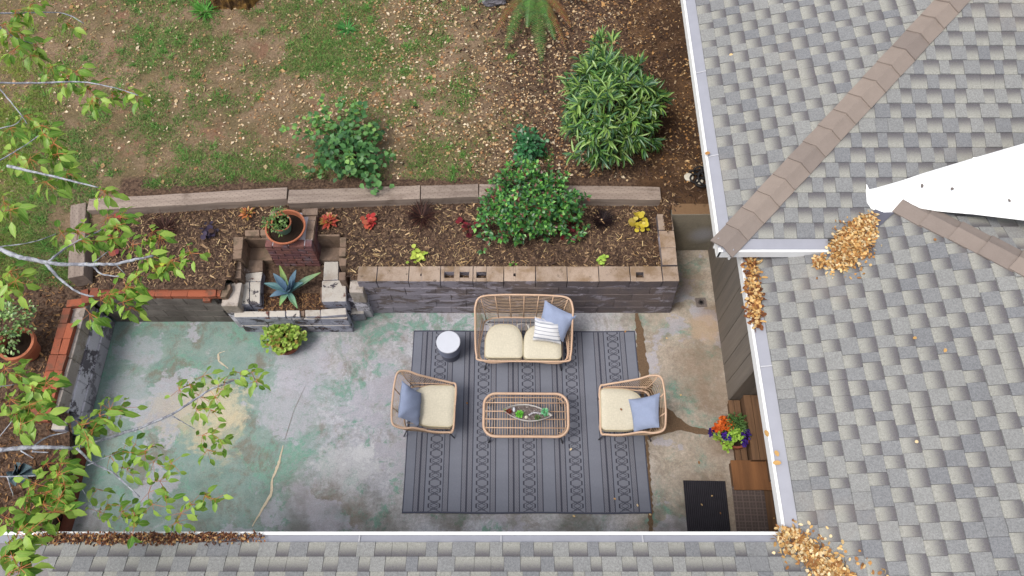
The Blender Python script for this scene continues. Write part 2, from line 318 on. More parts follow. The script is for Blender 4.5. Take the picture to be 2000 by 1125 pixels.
    M['guardj'] = simple('guard_joint_metal', A(188, 188, 194), .1, 6, .5, .05)
    t = NT('white_roof_membrane'); t.col(t.vary((.84, .85, .85, 1), t.noise(2, 4, .6), .05)).rough(.6, .3); M['membrane'] = t.m
    M['flash'] = simple('dark_valley_flashing', A(92, 92, 104), .15, 10, .5, .05)
    # mats, metal, pottery
    t = NT('black_ribbed_mat'); p = t.obj(); s = t.sep(p); rb = t.math('SINE', t.math('MULTIPLY', s[0], 260.0)); t.col(t.vary(t.vary(A(58, 56, 62), rb, .12), t.noise(14, 5, .65), .25)).rough(.95, .1).bump(rb, .6, .004); M['mat_black'] = t.m
    t = NT('brown_rubber_mat'); s = t.sep(t.obj()); f = lambda q, k: t.math('ABSOLUTE', t.math('SUBTRACT', t.math('FRACT', t.math('MULTIPLY', q, k)), .5))
    ch = t.step(t.math('MAXIMUM', f(s[0], 13.0), f(s[1], 13.0)), .36, .44); ch2 = t.step(t.math('MAXIMUM', f(s[0], 26.0), f(s[1], 26.0)), .34, .44); hh = t.math('MAXIMUM', ch, t.math('MULTIPLY', ch2, .6))
    t.col(t.vary(t.mix(hh, A(92, 80, 76), A(116, 100, 94)), t.noise(9, 5, .6), .2)).rough(.8, .3).bump(hh, .7, .006); M['mat_brown'] = t.m
    M['terracotta'] = simple('terracotta', A(190, 116, 84), .18, 9, .8, .25, .004)
    M['terra_dark'] = simple('terracotta_wet', A(146, 82, 62), .25, 9, .75, .25, .004)
    M['teal'] = simple('teal_glaze', A(122, 160, 140), .15, 9, .35, .1, .003, .5)
    M['drain'] = simple('cast_iron_drain', A(118, 108, 104), .3, 30, .7, .4, .004)
    M['blackrubber'] = simple('black_rubber', A(30, 28, 30), .2, 30, .6, .1)
    M['offwhite'] = simple('offwhite_plastic', A(214, 206, 190), .15, 14, .6, .1)
    M['silver'] = simple('pale_metal', A(214, 208, 204), .08, 20, .35, .05, .002, .5)
    t = NT('bark'); p = t.pos(); c = t.mix(t.step(t.noise(18, 5, .7), .4, .6), A(196, 198, 206), A(136, 136, 146)); c = t.mix(t.step(t.noise(40, 4, .7), .6, .68), c, A(206, 206, 176)); t.col(c).rough(.9, .15).bump(t.noise(60, 5, .7), .8, .008); M['bark'] = t.m
    t = NT('stump_bark'); c = t.mix(t.step(t.noise(7, 7, .7), .42, .6), A(84, 64, 44), A(146, 112, 62)); t.col(t.vary(c, t.noise(30, 5, .7), .4)).rough(.95, .1).bump(t.noise(14, 7, .7), 1, .05); M['stump'] = t.m
    M['stone'] = simple('grey_stone', A(136, 132, 140), .3, 9, .9, .6, .02)
    M['stem'] = simple('brown_stem', A(98, 78, 58), .25, 30, .9, .3)
    M['leaf'] = leafmat('broad_leaf', .3); M['gloss'] = leafmat('glossy_leaf', .15, .35, .5); M['litter'] = leafmat('dry_leaf', .1, .8, .15)
    M['chip'] = leafmat('bark_chip', 0, .9, .1); M['grass'] = leafmat('grass_blade', .25, .6, .2); M['petal'] = leafmat('petal', .25, .6, .2)
    t = NT('agave_leaf'); a = t.attr('Col'); t.col(t.vary(a, t.noise(25, 3, .5), .14)).rough(.5, .35); M['agave'] = t.m
    t = NT('cherry_leaf'); q = t.rnd(); u, v, _ = t.sep(t.uv())
    c = t.mix(q, A(98, 150, 48), A(186, 218, 98)); vein = t.step(t.math('ABSOLUTE', t.math('SUBTRACT', v, .5)), .06, .02)
    c = t.mix(t.math('MULTIPLY', vein, .4), c, A(196, 206, 120)); c = t.vary(c, t.noise(50, 2, .5), .12); t.col(c).rough(.42, .4).translucent(c, .35); M['cherry'] = t.m
mats()

# ---------------- objects
def parent_to(o, par):
    o.parent = par
def wl(par):
    return par['_wl'] if par is not None and '_wl' in par.keys() else (0, 0, 0)
def tag(o, label=None, cat=None, group=None, kind=None):
    if label: o['label'] = label
    if cat: o['category'] = cat
    if group: o['group'] = group
    if kind: o['kind'] = kind
    return o
def thing(name, label, cat, loc=(0, 0, 0), rz=0.0, group=None):
    o = bpy.data.objects.new(name, None); COL.objects.link(o); o.location = loc; o.rotation_euler = (0, 0, rz); o.empty_display_size = .1
    return tag(o, label, cat, group)
class MB:
    def __init__(s): s.v = []; s.f = []; s.mi = []; s.c = []; s.uv = []
    def add(s, vs, fs, mi=0, col=(1, 1, 1), uv=None):
        b = len(s.v); s.v += [tuple(x) for x in vs]
        for i, f in enumerate(fs):
            s.f.append(tuple(b + k for k in f)); s.mi.append(mi)
            s.c.append([col] * len(f) if not isinstance(col, list) else [col[k] for k in f])
            s.uv.append([uv[k] for k in f] if uv else [(0, 0)] * len(f))
        return s
    def prism(s, top, bot, mi=0, col=(1, 1, 1), cap=True):
        n = len(top); fs = [tuple(range(n))] + ([tuple(range(2 * n - 1, n - 1, -1))] if cap else []) + [(i, n + i, n + (i + 1) % n, (i + 1) % n) for i in range(n)]
        return s.add(list(top) + list(bot), fs, mi, col)
    def box(s, a, b, mi=0, col=(1, 1, 1), jit=0):
        x0, y0, z0 = a; x1, y1, z1 = b
        j = (lambda: random.uniform(-jit, jit)) if jit else (lambda: 0)
        q = [(x0, y0), (x1, y0), (x1, y1), (x0, y1)]
        return s.prism([(x + j(), y + j(), z1 + j()) for x, y in q], [(x + j(), y + j(), z0) for x, y in q], mi, col)
    def tube(s, pts, r, n=6, closed=False, mi=0, col=(1, 1, 1), caps=True):
        pts = [Vector(p) for p in pts]; m = len(pts)
        rr = r if isinstance(r, (list, tuple)) else [r] * m
        vs = []; up = None
        for i in range(m):
            if closed: t = (pts[(i + 1) % m] - pts[i - 1])
            else: t = pts[min(i + 1, m - 1)] - pts[max(i - 1, 0)]
            t.normalize()
            if up is None: up = t.orthogonal().normalized()
            up = (up - t * up.dot(t))
            if up.length < 1e-6: up = t.orthogonal()
            up.normalize(); sd = t.cross(up)
            for k in range(n):
                a = 2 * math.pi * k / n; vs.append(pts[i] + (up * math.cos(a) + sd * math.sin(a)) * rr[i])
        fs = []
        for i in range(m if closed else m - 1):
            j = (i + 1) % m
            for k in range(n): fs.append((i * n + k, i * n + (k + 1) % n, j * n + (k + 1) % n, j * n + k))
        if not closed and caps: fs += [tuple(range(n - 1, -1, -1)), tuple(range((m - 1) * n, m * n))]
        return s.add(vs, fs, mi, col)
    def lathe(s, prof, c=(0, 0, 0), n=40, mi=0, ell=(1, 1)):
        vs = []; fs = []; m = len(prof)
        for r, z in prof:
            for k in range(n):
                a = 2 * math.pi * k / n; vs.append((c[0] + r * ell[0] * math.cos(a), c[1] + r * ell[1] * math.sin(a), c[2] + z))
        for i in range(m - 1):
            for k in range(n): fs.append((i * n + k, i * n + (k + 1) % n, (i + 1) * n + (k + 1) % n, (i + 1) * n + k))
        fs.append(tuple((m - 1) * n + k for k in range(n))); fs.append(tuple(n - 1 - k for k in range(n)))
        return s.add(vs, fs, mi)
    def mesh(s, name, mats, off=(0, 0, 0), smooth=False):
        me = bpy.data.meshes.new(name); ox, oy, oz = off
        me.from_pydata([(x - ox, y - oy, z - oz) for x, y, z in s.v], [], s.f)
        for m in (mats if isinstance(mats, (list, tuple)) else [mats]): me.materials.append(m)
        me.polygons.foreach_set('material_index', s.mi)
        ca = me.color_attributes.new('Col', 'FLOAT_COLOR', 'CORNER')
        fl = [ch for f in s.c for c in f for ch in (c[0], c[1], c[2], 1.0)]; ca.data.foreach_set('color', fl)
        uv = me.uv_layers.new(name='UVMap'); uv.data.foreach_set('uv', [q for f in s.uv for c in f for q in (c[0], c[1])])
        if smooth: me.polygons.foreach_set('use_smooth', [True] * len(me.polygons))
        me.update(); return me
    def build(s, name, mats, parent=None, smooth=False, bevel=0, loc=None, seg=2, local=False):
        """world-space shape -> object; its origin sits at the parent's base (or at loc when top level)"""
        off = (0, 0, 0) if local else (root_loc(parent) if parent is not None else (loc or (0, 0, 0)))
        o = bpy.data.objects.new(name, s.mesh(name, mats, off, smooth)); COL.objects.link(o)
        if parent is not None: o.parent = parent
        else: o.location = off
        if bevel:
            b = o.modifiers.new('bevel', 'BEVEL'); b.width = bevel; b.segments = seg; b.limit_method = 'ANGLE'
        return o
def root_loc(o):
    l = Vector((0, 0, 0))
    while o is not None: l = l + o.location; o = o.parent
    return tuple(l)
def inst(name, me, parent, mat4):
    o = bpy.data.objects.new(name, me); COL.objects.link(o); o.parent = parent
    o.matrix_basis = Matrix.Translation(-Vector(root_loc(parent))) @ mat4 if parent is not None else mat4
    return o
def crom(pts, n=8, closed=False):
    pts = [Vector(p) for p in pts]; m = len(pts); out = []
    for i in range(m if closed else m - 1):
        g = (lambda k: pts[k % m]) if closed else (lambda k: pts[min(max(k, 0), m - 1)])
        a, b, c, d = g(i - 1), g(i), g(i + 1), g(i + 2)
        for j in range(n):
            t = j / n; out.append(.5 * ((2 * b) + (c - a) * t + (2 * a - 5 * b + 4 * c - d) * t * t + (3 * b - a - 3 * c + d) * t ** 3))
    if not closed: out.append(pts[-1])
    return out
# vectorised field of small leaves / chips / blades
LEAF8 = (np.array([(0, 0, 0), (.33, 0, -.02), (.68, 0, -.05), (1, 0, -.16), (.30, .5, .05), (.66, .40, .02), (.30, -.5, .05), (.66, -.40, .02)]),
         [(0, 6, 1), (0, 1, 4), (1, 6, 7, 2), (1, 2, 5, 4), (2, 7, 3), (2, 3, 5)])
LEAF4 = (np.array([(0, 0, 0), (.45, .5, .06), (1, 0, -.08), (.45, -.5, .06)]), [(0, 3, 2), (0, 2, 1)])
CHIP = (np.array([(0, .3, 0), (0, -.3, 0), (1, -.5, .02), (1, .4, .0)]), [(0, 1, 2, 3)])
ROUND = (np.array([(0, 0, 0), (.2, .42, .03), (.6, .5, .07), (.95, .25, -.02), (1, -.12, -.05), (.72, -.48, .05), (.25, -.45, .04)]), [(0, 6, 5, 4), (0, 4, 3), (0, 3, 2, 1)])
BLADE = (np.array([(0, .5, 0), (0, -.5, 0), (.6, .35, .0), (.6, -.35, 0), (1, 0, -.18)]), [(0, 1, 3, 2), (2, 3, 4)])
def nrmz(a): return a / np.maximum(np.linalg.norm(a, axis=1, keepdims=True), 1e-9)
def field_mesh(name, pos, d, nr, ln, wd, cols, tmpl, mat, off=(0, 0, 0), smooth=False):
    T, FS = tmpl; N = len(pos); nv = len(T)
    d = nrmz(np.asarray(d, float)); b = nrmz(np.cross(nr, d)); n = np.cross(d, b)
    pos = np.asarray(pos, float) - np.array(off); ln = np.broadcast_to(np.asarray(ln, float), (N,)); wd = np.broadcast_to(np.asarray(wd, float), (N,))
    V = pos[:, None, :] + T[None, :, 0, None] * (ln[:, None] * d)[:, None, :] + T[None, :, 1, None] * (wd[:, None] * b)[:, None, :] + T[None, :, 2, None] * (ln[:, None] * n)[:, None, :]
    loop = np.concatenate([np.array(f) for f in FS]); cnt = np.array([len(f) for f in FS]); nl = len(loop)
    me = bpy.data.meshes.new(name); me.vertices.add(N * nv); me.vertices.foreach_set('co', V.astype(np.float32).ravel())
    L = (np.arange(N)[:, None] * nv + loop[None, :]).ravel(); me.loops.add(len(L)); me.loops.foreach_set('vertex_index', L.astype(np.int32))
    tot = np.tile(cnt, N); st = np.concatenate([[0], np.cumsum(tot)[:-1]]); me.polygons.add(len(tot)); me.polygons.foreach_set('loop_start', st.astype(np.int32)); 
    try: me.polygons.foreach_set('loop_total', tot.astype(np.int32))
    except Exception: pass
    me.update(calc_edges=True); me.validate()
    ca = me.color_attributes.new('Col', 'FLOAT_COLOR', 'CORNER'); C = np.ones((N, nl, 4), np.float32); C[:, :, :3] = np.asarray(cols)[:, None, :3]; ca.data.foreach_set('color', C.ravel())
    if smooth: me.polygons.foreach_set('use_smooth', np.ones(len(me.polygons), bool))
    me.materials.append(mat); return me
def field(name, pos, d, nr, ln, wd, cols, tmpl, mat, parent=None, kind=None):
    off = root_loc(parent) if parent is not None else (0, 0, 0)
    o = bpy.data.objects.new(name, field_mesh(name, pos, d, nr, ln, wd, cols, tmpl, mat, off)); COL.objects.link(o)
    if parent is not None: o.parent = parent
    if kind: o['kind'] = kind
    return o
def palette(cols, n, jit=.18, rng=RNG, wts=None):
    c = np.array([x[:3] for x in cols])[rng.choice(len(cols), n, p=wts)]
    return c * (1 + rng.uniform(-jit, jit, (n, 1)))
def rdir(n, flat=1.0, rng=RNG):
    v = rng.normal(size=(n, 3)); v[:, 2] *= flat; return nrmz(v)

# ================================================================== SETTING: ground, patio
XL, YL, ZL = 2.3289, 0.9687, 2.7445          # right gutter line, bottom gutter line, height of the lower eaves
XU, YU, ZU, PT = 2.0356, 3.5721, 3.010, .3276  # corner of the upper eaves, roof pitch
PATIO = [(-5.56, 4.22), (-3.72, 4.22), (-3.72, 4.40), (2.09, 4.40), (2.09, 5.36), (3.4, 5.36), (3.4, -.5), (-5.36, -.5), (-5.40, 2.45), (-5.58, 3.0)]
BBQ = [P(470, 605, .5)[:2], P(712, 640, .3)[:2], P(672, 505, .86)[:2], P(672, 455, .86)[:2], P(468, 455, .86)[:2], P(462, 500, .86)[:2]]
TIMB = [P(x, y, .9) for x, y in ((150, 405), (350, 397), (560, 384), (750, 380), (935, 380), (1290, 384))]
def timber_y(x): return np.interp(x, [p.x for p in TIMB], [p.y for p in TIMB])
def gz(x, y):
    x = np.asarray(x, float); y = np.asarray(y, float)
    bump = (fbm(x, y, .9, 3) - .5) * .07 + (fbm(x, y, 5, 9, 3) - .5) * .035
    lawn = .95 + .012 * (y - 5.9)
    up = np.clip((y - timber_y(x) + .02) / .08, 0, 1)
    bed = .845 + (fbm(x, y, 2.2, 17) - .5) * .04
    inb = (x > -5.55)
    lo = np.interp(y, [1.2, 2.2, 2.75, 3.3, 4.6, 5.4], [.08, .12, .58, .66, .74, .93])
    west = np.clip((-5.32 - x) / .1, 0, 1)
    z = bed * (1 - up) + (lawn + bump) * up
    zw = np.minimum(lo, lawn) + bump * .6
    z = np.where(x < -5.3, z * (1 - west) + zw * west, z)
    z = np.where((x > 2.0) & (y > 5.0), .975 + bump * .4, z)
    return z
def build_ground():
    st = .07; xs = np.arange(-13.5, 6.6, st); ys = np.arange(-.6, 13.0, st)
    X, Y = np.meshgrid(xs, ys); Z = gz(X, Y)
    Z = np.where(inpoly(X, Y, BBQ), np.minimum(Z, .45), Z)
    cx = X[:-1, :-1] + st / 2; cy = Y[:-1, :-1] + st / 2
    keep = ~inpoly(cx, cy, PATIO)
    ny, nx = X.shape; idx = np.arange(ny * nx).reshape(ny, nx)
    q = np.stack([idx[:-1, :-1], idx[:-1, 1:], idx[1:, 1:], idx[1:, :-1]], -1)[keep]
    me = bpy.data.meshes.new('garden_ground'); me.from_pydata(np.stack([X.ravel(), Y.ravel(), Z.ravel()], 1).tolist(), [], q.tolist())
    me.materials.append(M['soil']); me.polygons.foreach_set('use_smooth', [True] * len(me.polygons)); me.update()
    o = bpy.data.objects.new('garden_ground', me); COL.objects.link(o); tag(o, kind='structure')
    b = MB(); b.box((-60, -60, -.6), (60, 60, -.4)); tag(b.build('far_ground', M['soil']), kind='structure')
    b = MB(); top = [(x, y, 0) for x, y in [(-5.7, -.6), (3.6, -.6), (3.6, 5.42), (-5.7, 5.42)]]
    b.prism(top, [(x, y, -.3) for x, y, z in top]); tag(b.build('patio', M['patio']), kind='structure')
build_ground()
PAT = bpy.data.objects['patio']
def strip(name, px, wid, mat, z0=.004, jag=.35, step=.035):
    """a jagged strip of filler or dirt lying in a crack of the slab"""
    pts = [P(x, y, 0) for x, y in px]; ws = wid; L = [0]
    for a, b in zip(pts, pts[1:]): L.append(L[-1] + (b - a).length)
    n = max(3, int(L[-1] / step)); V = []; 
    for i in range(n + 1):
        l = L[-1] * i / n; k = max(j for j in range(len(L)) if L[j] <= l + 1e-9); k = min(k, len(pts) - 2)
        f = (l - L[k]) / (L[k + 1] - L[k]); p = pts[k].lerp(pts[k + 1], f); t = (pts[k + 1] - pts[k]).normalized(); nn = Vector((-t.y, t.x, 0)); w_ = ws[k] * (1 - f) + ws[k + 1] * f
        j1 = 1 + jag * random.uniform(-1, 1); j2 = 1 + jag * random.uniform(-1, 1)
        V.append((p + nn * w_ * j1 * .5, p - nn * w_ * j2 * .5))
    b = MB()
    for (a, c), (d, e) in zip(V, V[1:]):
        q = [a, c, e, d]; b.add([(v.x, v.y, z0) for v in q], [(0, 1, 2, 3)])
    return tag(b.build(name, mat, PAT), kind=None)
strip('crack_filler', [(553, 870), (545, 905), (532, 935), (530, 965), (512, 995), (493, 1028)], [.012, .036, .022, .04, .026, .014], M['filler'], .005)
strip('crack', [(596, 755), (575, 800), (556, 860)], [.002, .004, .004], M['trench'], .004, .6)
strip('crack_filler', [(446, 720), (428, 706), (426, 690), (440, 686)], [.01, .02, .018, .012], M['filler'], .005, .6)
strip('soil_crack', [(1243, 612), (1250, 650), (1252, 690), (1262, 750), (1268, 800)], [.05, .11, .13, .14, .2], M['trench'], .004, .25)
def soil_patch(px):
    pts = crom([P(x, y, .005) for x, y in px], 4, True); c = sum(pts, Vector()) / len(pts)
    pts = [p + Vector((random.uniform(-.012, .012), random.uniform(-.012, .012), 0)) for p in pts]
    b = MB(); b.add([(p.x, p.y, .005) for p in pts], [tuple(range(len(pts)))[::-1]]); b.build('soil_crack', M['trench'], PAT)
soil_patch([(1262, 800), (1296, 796), (1318, 808), (1340, 828), (1368, 836), (1392, 842), (1370, 849), (1330, 841), (1304, 846), (1280, 852), (1262, 856)])
strip('soil_crack', [(1262, 850), (1268, 930), (1272, 1000), (1270, 1040)], [.03, .04, .055, .06], M['trench'], .006, .6)
# ================================================================== MASONRY
def block(parent, name, a, b, mat, jit=.004, bev=.006, kindmesh=None):
    m = MB().box(a, b, jit=jit); return m.build(name, mat, parent, bevel=bev)
bw = thing('block_wall', 'long low concrete block retaining wall with a stained capless top behind the loveseat', 'wall', (0.1, 4.33, 0))
def build_block_wall():
    H = .19; X0, X1, Y0, T = -2.03, 2.19, 4.285, .20
    core = MB().box((X0 + .03, Y0 + .05, 0), (X1 - .03, Y0 + T, .76)).box((X1 - T + .03, Y0 + .1, 0), (X1 - .03, 5.3, .76)); core.build('mortar_core', M['mortar'], bw)
    for r in range(5):
        z0, z1 = r * H + .0015, (r + 1) * H - .0015; bt = .012 * r      # slight batter, as in the photograph
        xa, xb = X0 + bt, X1 - bt * 1.0; off = 0 if r % 2 == 0 else .2
        x = xa; first = True
        tj = [P(q_, 540, .95).x for q_ in (736, 798, 860, 923.5, 984, 1046, 1108, 1169.5, 1231, 1294)]
        while x < xb - .02:
            w_ = (.4 - off if (first and off) else .4) ; x2 = min(x + w_, xb)
            if r == 4: x2 = min([q_ for q_ in tj if q_ > x + .03] + [xb])
            if xb - x2 < .1: x2 = xb
            y0 = Y0 + .003 * r + random.uniform(-.002, .002); y1 = Y0 + T + .03
            if r == 4:
                holes = []
                for hx, hy, hw, hd in ((822, 540, .018, .03), (877, 538, .125, .085), (907, 538, .12, .08), (940, 538, .125, .085), (1005, 539, .03, .04), (1250, 538, .10, .075), (1231, 538, .012, .016)):
                    p = P(hx, hy, z1)
                    if x + .004 < p.x - hw / 2 and p.x + hw / 2 < x2 - .004: holes.append((p.x, hw, hd))
                m = MB(); holes.sort(); cx = x + .004; yc = (y0 + y1) / 2
                for (hx, hw, hd) in holes:
                    m.box((cx, y0, z0), (hx - hw / 2, y1, z1), jit=.002); m.box((hx - hw / 2, y0, z0), (hx + hw / 2, yc - hd / 2 - .015, z1), jit=.0); m.box((hx - hw / 2, yc + hd / 2 - .015, z0), (hx + hw / 2, y1, z1)); cx = hx + hw / 2
                m.box((cx, y0, z0), (x2 - .004, y1, z1), jit=.003); m.build('block', M['block'], bw, bevel=.004)
                for (hx, hw, hd) in holes: MB().box((hx - hw / 2 + .001, yc - hd / 2 - .013, z0 + .01), (hx + hw / 2 - .001, yc + hd / 2 - .017, z0 + .05)).build('core_soil', M['hole'], bw)
            else: block(bw, 'block', (x + .002, y0, z0), (x2 - .002, y1 - .05, z1), M['block'], .002, .004)
            x = x2; first = False
    for r in (3, 4):                                            # return wall on the east side, along the alley
        for k in range(3):
            y = 4.53 + k * .262; z0, z1 = r * H + .004, (r + 1) * H - .004
            block(bw, 'block', (X1 - .05 - T, y + .003, z0), (X1 - .05, y + .258, z1), M['block'])
build_block_wall()
cw = thing('concrete_wall', 'short stained concrete retaining wall closing the alley beside the house', 'wall', (2.5, 5.35, 0))
MB().box((2.12, 5.275, 0), (2.86, 5.45, .99), jit=.008).build('wall_body', M['oldconc'], cw, bevel=.015)
# --- brick topped wall on the left (north side of the patio) and west wall
BRICKS = []
for k in range(4):
    m = MB().box((-.5, -.5, -.5), (.5, .5, .5), jit=.03); me = m.mesh('brick', M['brick']); BRICKS.append(me)
def brick(parent, c, size, rz=0, mat=None, tilt=0, name='brick'):
    me = random.choice(BRICKS if mat is None else BR[mat])
    mm = Matrix.Translation(Vector(c)) @ Matrix.Rotation(rz, 4, 'Z') @ Matrix.Rotation(tilt, 4, 'X') @ Matrix.Diagonal((size[0], size[1], size[2], 1))
    return inst(name, me, parent, mm)
BR = {}
for nm in ('redbrick', 'brownbrick', 'whitewash', 'stained'):
    BR[nm] = [MB().box((-.5, -.5, -.5), (.5, .5, .5), jit=.035).mesh('brick', M[nm]) for k in range(3)]
nw = thing('brick_topped_wall', 'low dark block wall topped with one row of orange bricks at the top left of the patio', 'wall', (-4.7, 4.22, 0))
def north_wall():
    y0 = 4.15
    MB().box((-5.42, y0 + .03, 0), (-3.83, y0 + .2, .72)).build('mortar_core', M['mortar'], nw)
    for r in range(4):
        x = -5.46 + (.0 if r % 2 else -.2)
        while x < -3.85:
            a, b_ = max(x, -5.46), min(x + .4, -3.82)
            if b_ - a > .05: block(nw, 'block', (a + .003, y0, r * .185 + .004), (b_ - .003, y0 + .05, r * .185 + .182), M['darkblock'], .002, .004)
            x += .4
    x = -5.44
    while x < -3.95:
        brick(nw, (x + .105, y0 + .06, .775), (.205, .12, .07), random.uniform(-.02, .02), tilt=random.uniform(-.02, .02)); x += .212
    brick(nw, (-3.86, 4.24, .80), (.10, .2, .07), .1); brick(nw, (-3.93, 4.15, .745), (.09, .1, .06), .0)
north_wall()
ww = thing('west_block_wall', 'low painted block wall with peeling purple grey paint along the left edge of the patio', 'wall', (-5.5, 3.4, 0))
def west_wall():
    xw = lambda y: -5.475 + (4.15 - y) * .006
    for r in range(3):
        y = 4.14 + (.2 if r % 2 else 0)
        while y > 2.72:
            a, b_ = max(y - .4, 2.7), min(y, 4.14)
            if b_ - a > .05: block(ww, 'block', (xw(y) - .19 + (.0), a + .003, r * .235 + .003), (xw(y) - .012 * r, b_ - .003, r * .235 + .232), M['peel'], .003, .008)
            y -= .4
    block(ww, 'block', (-5.665, 2.50, .0), (-5.49, 2.695, .46), M['whitewash'], .004, .01)
    y = 4.0; k = 0
    while y > 2.72:
        for j in range(2):
            if k == 0 and j == 0: continue
            brick(ww, (xw(y) - .115 - j * .105, y - .1, .735 + random.uniform(-.004, .004)), (.098, .205, .07), random.uniform(-.03, .03))
        y -= .213; k += 1
    brick(ww, (-5.62, 4.08, .735), (.2, .1, .07), .15)
    brick(ww, (-5.68, 2.66, .71), (.21, .1, .07), .05); brick(ww, (-5.5, 4.16, .755), (.09, .2, .07), .35)
west_wall()
eb = thing('brick_edging', 'row of orange bricks laid flat along the lower left patio edge under the branches', 'edging', (-5.45, 1.7, 0))
for k in range(6): brick(eb, (-5.44 + .01 * k, 2.28 - k * .215, .05), (.1, .205, .1), random.uniform(-.05, .05))
# --- old brick barbecue planter with chimney stub
bq = thing('brick_planter', 'old U shaped brick barbecue turned planter with peeling white paint and a brick chimney stub', 'planter', (-2.95, 4.3, 0))
def quadbox(name, px, z1, z0, mat, bev=.008, par=bq, batter=0):
    pts = [P(x, y, z1) for x, y in px]; c = sum((Vector((p.x, p.y, 0)) for p in pts), Vector()) / len(pts)
    j = lambda: random.uniform(-.004, .004)
    top = [(p.x + j(), p.y + j(), z1 + j()) for p in pts]; bot = [(p.x + (p.x - c.x) * batter, p.y + (p.y - c.y) * batter, z0) for p in pts]
    if (pts[1] - pts[0]).cross(pts[2] - pts[1]).z < 0: top.reverse(); bot.reverse()
    return MB().prism(top, bot).build(name, mat, par, bevel=bev)
def zoomp(L): return [(430 + x / 3.63, 370 + y / 3.63) for x, y in L]
def bbq():
    q = lambda L, z1, z0, m, nm='brick', bev=.008: quadbox(nm, zoomp(L), z1, z0, M[m], bev)
    # front wall caps and body
    for L in ([(98, 862), (343, 862), (343, 905), (98, 905)], [(347, 858), (463, 858), (463, 905), (347, 905)], [(467, 856), (562, 856), (565, 902), (467, 902)], [(602, 855), (710, 852), (712, 900), (602, 900)], [(714, 848), (892, 838), (898, 888), (714, 900)]):
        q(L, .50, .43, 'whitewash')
    q([(566, 858), (598, 858), (598, 898), (566, 898)], .47, .42, 'stained')
    a = P(*zoomp([(98, 905)])[0], .5); b_ = P(*zoomp([(898, 892)])[0], .5); yb = P(*zoomp([(400, 858)])[0], .5).y
    xs = np.linspace(a.x, b_.x, 5)
    for r in range(2):
        for i in range(4): block(bq, 'brick', (xs[i] + .003, a.y + .004 - .006 * (1 - r), r * .214 + .002), (xs[i + 1] - .003, yb, r * .214 + .211), M['whitewash'], .004, .008)
    # left arm
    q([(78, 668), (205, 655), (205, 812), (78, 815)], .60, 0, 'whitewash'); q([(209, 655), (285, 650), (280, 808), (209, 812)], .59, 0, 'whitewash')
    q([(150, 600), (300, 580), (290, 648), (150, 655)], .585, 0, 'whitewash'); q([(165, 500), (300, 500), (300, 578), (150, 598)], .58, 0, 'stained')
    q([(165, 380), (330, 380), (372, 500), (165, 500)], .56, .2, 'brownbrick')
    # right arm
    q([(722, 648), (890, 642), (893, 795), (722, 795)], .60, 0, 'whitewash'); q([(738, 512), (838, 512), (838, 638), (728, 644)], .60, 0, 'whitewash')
    q([(712, 690), (740, 690), (740, 795), (708, 795)], .575, .3, 'redbrick' if False else 'stained')
    q([(690, 365), (848, 365), (842, 510), (690, 500)], .56, .2, 'stained')
    # buttress step on the right
    q([(900, 650), (985, 660), (1012, 800), (905, 790)], .44, 0, 'peel'); q([(915, 800), (1010, 800), (1020, 880), (925, 890)], .22, 0, 'whitewash')
    # recess back and side linings with brick rims
    q([(170, 330), (325, 330), (325, 352), (170, 352)], .80, .3, 'brownbrick', 'recess_wall'); q([(690, 328), (850, 328), (850, 350), (690, 350)], .80, .3, 'stained', 'recess_wall')
    for L in ([(175, 288), (278, 285), (280, 328), (178, 328)], [(284, 285), (332, 283), (332, 326), (284, 326)], [(92, 335), (165, 335), (158, 425), (92, 430)], [(92, 430), (158, 428), (150, 488), (88, 490)], [(690, 318), (848, 318), (848, 330), (690, 330)]):
        q(L, .875, .4, 'brownbrick')
    for L in ([(848, 338), (895, 338), (893, 408), (846, 408)], [(846, 410), (893, 410), (890, 472), (842, 472)], [(842, 486), (895, 488), (892, 540), (842, 540)]): q(L, .87, .4, 'brownbrick')
    for L in ([(60, 500), (150, 500), (148, 566), (60, 570)], [(60, 572), (148, 570), (148, 628), (60, 632)], [(842, 585), (890, 585), (890, 640), (842, 640)]): q(L, .78, .4, 'stained')
    q([(10, 690), (70, 668), (72, 700), (40, 760), (0, 765)], .80, .3, 'brownbrick')
    # planter soil
    pts = [P(x, y, .42) for x, y in zoomp([(270, 500), (760, 500), (760, 870), (270, 870)])]
    MB().prism([tuple(p) for p in reversed(pts)], [(p.x, p.y, .1) for p in reversed(pts)]).build('planter_soil', M['soil'], bq)
    for (px, py, zz, sx, sy) in ((452, 574, .72, .11, .17), (697, 552, .80, .09, .14)):
        p_ = P(px, py, zz); MB().box((p_.x - sx, p_.y - sy, 0), (p_.x + sx, p_.y + sy, zz), jit=.006).build('corner_block', M['peel'], bq, bevel=.012)
    # chimney stub
    xa, xb = P(516, 480, 1.0).x, P(609, 480, 1.0).x; yf = P(560, 481, 1.0).y; yk = P(560, 412, 1.0).y
    ch = MB().box((xa + .02, yf + .02, .4), (xb - .02, yk - .02, .985)).build('chimney_core', M['limemortar'], bq)
    hgt = (1.0 - .44) / 8
    for r in range(8):
        z = .44 + r * hgt + hgt / 2; n = 3; off = .5 if r % 2 else 0
        ww_ = (xb - xa) / n
        for i in range(-1, n):
            l, h_ = max(xa, xa + (i + off) * ww_), min(xb, xa + (i + 1 + off) * ww_)
            if h_ - l < .03: continue
            brick(bq, ((l + h_) / 2, yf + .05, z), (h_ - l - .018, .1, hgt - .016), mat='redbrick')
        m_ = 3; wy = (yk - yf - .1) / m_
        for i in range(m_):
            for xx in (xa + .05, xb - .05): brick(bq, (xx, yf + .1 + (i + .5) * wy, z), (.1, wy - .008, hgt - .008), mat='redbrick' if r < 7 else 'stained')
    brick(bq, (xb - .08, yk - .03, 1.0), (.2, .1, .06), .05, mat='stained')
bbq()
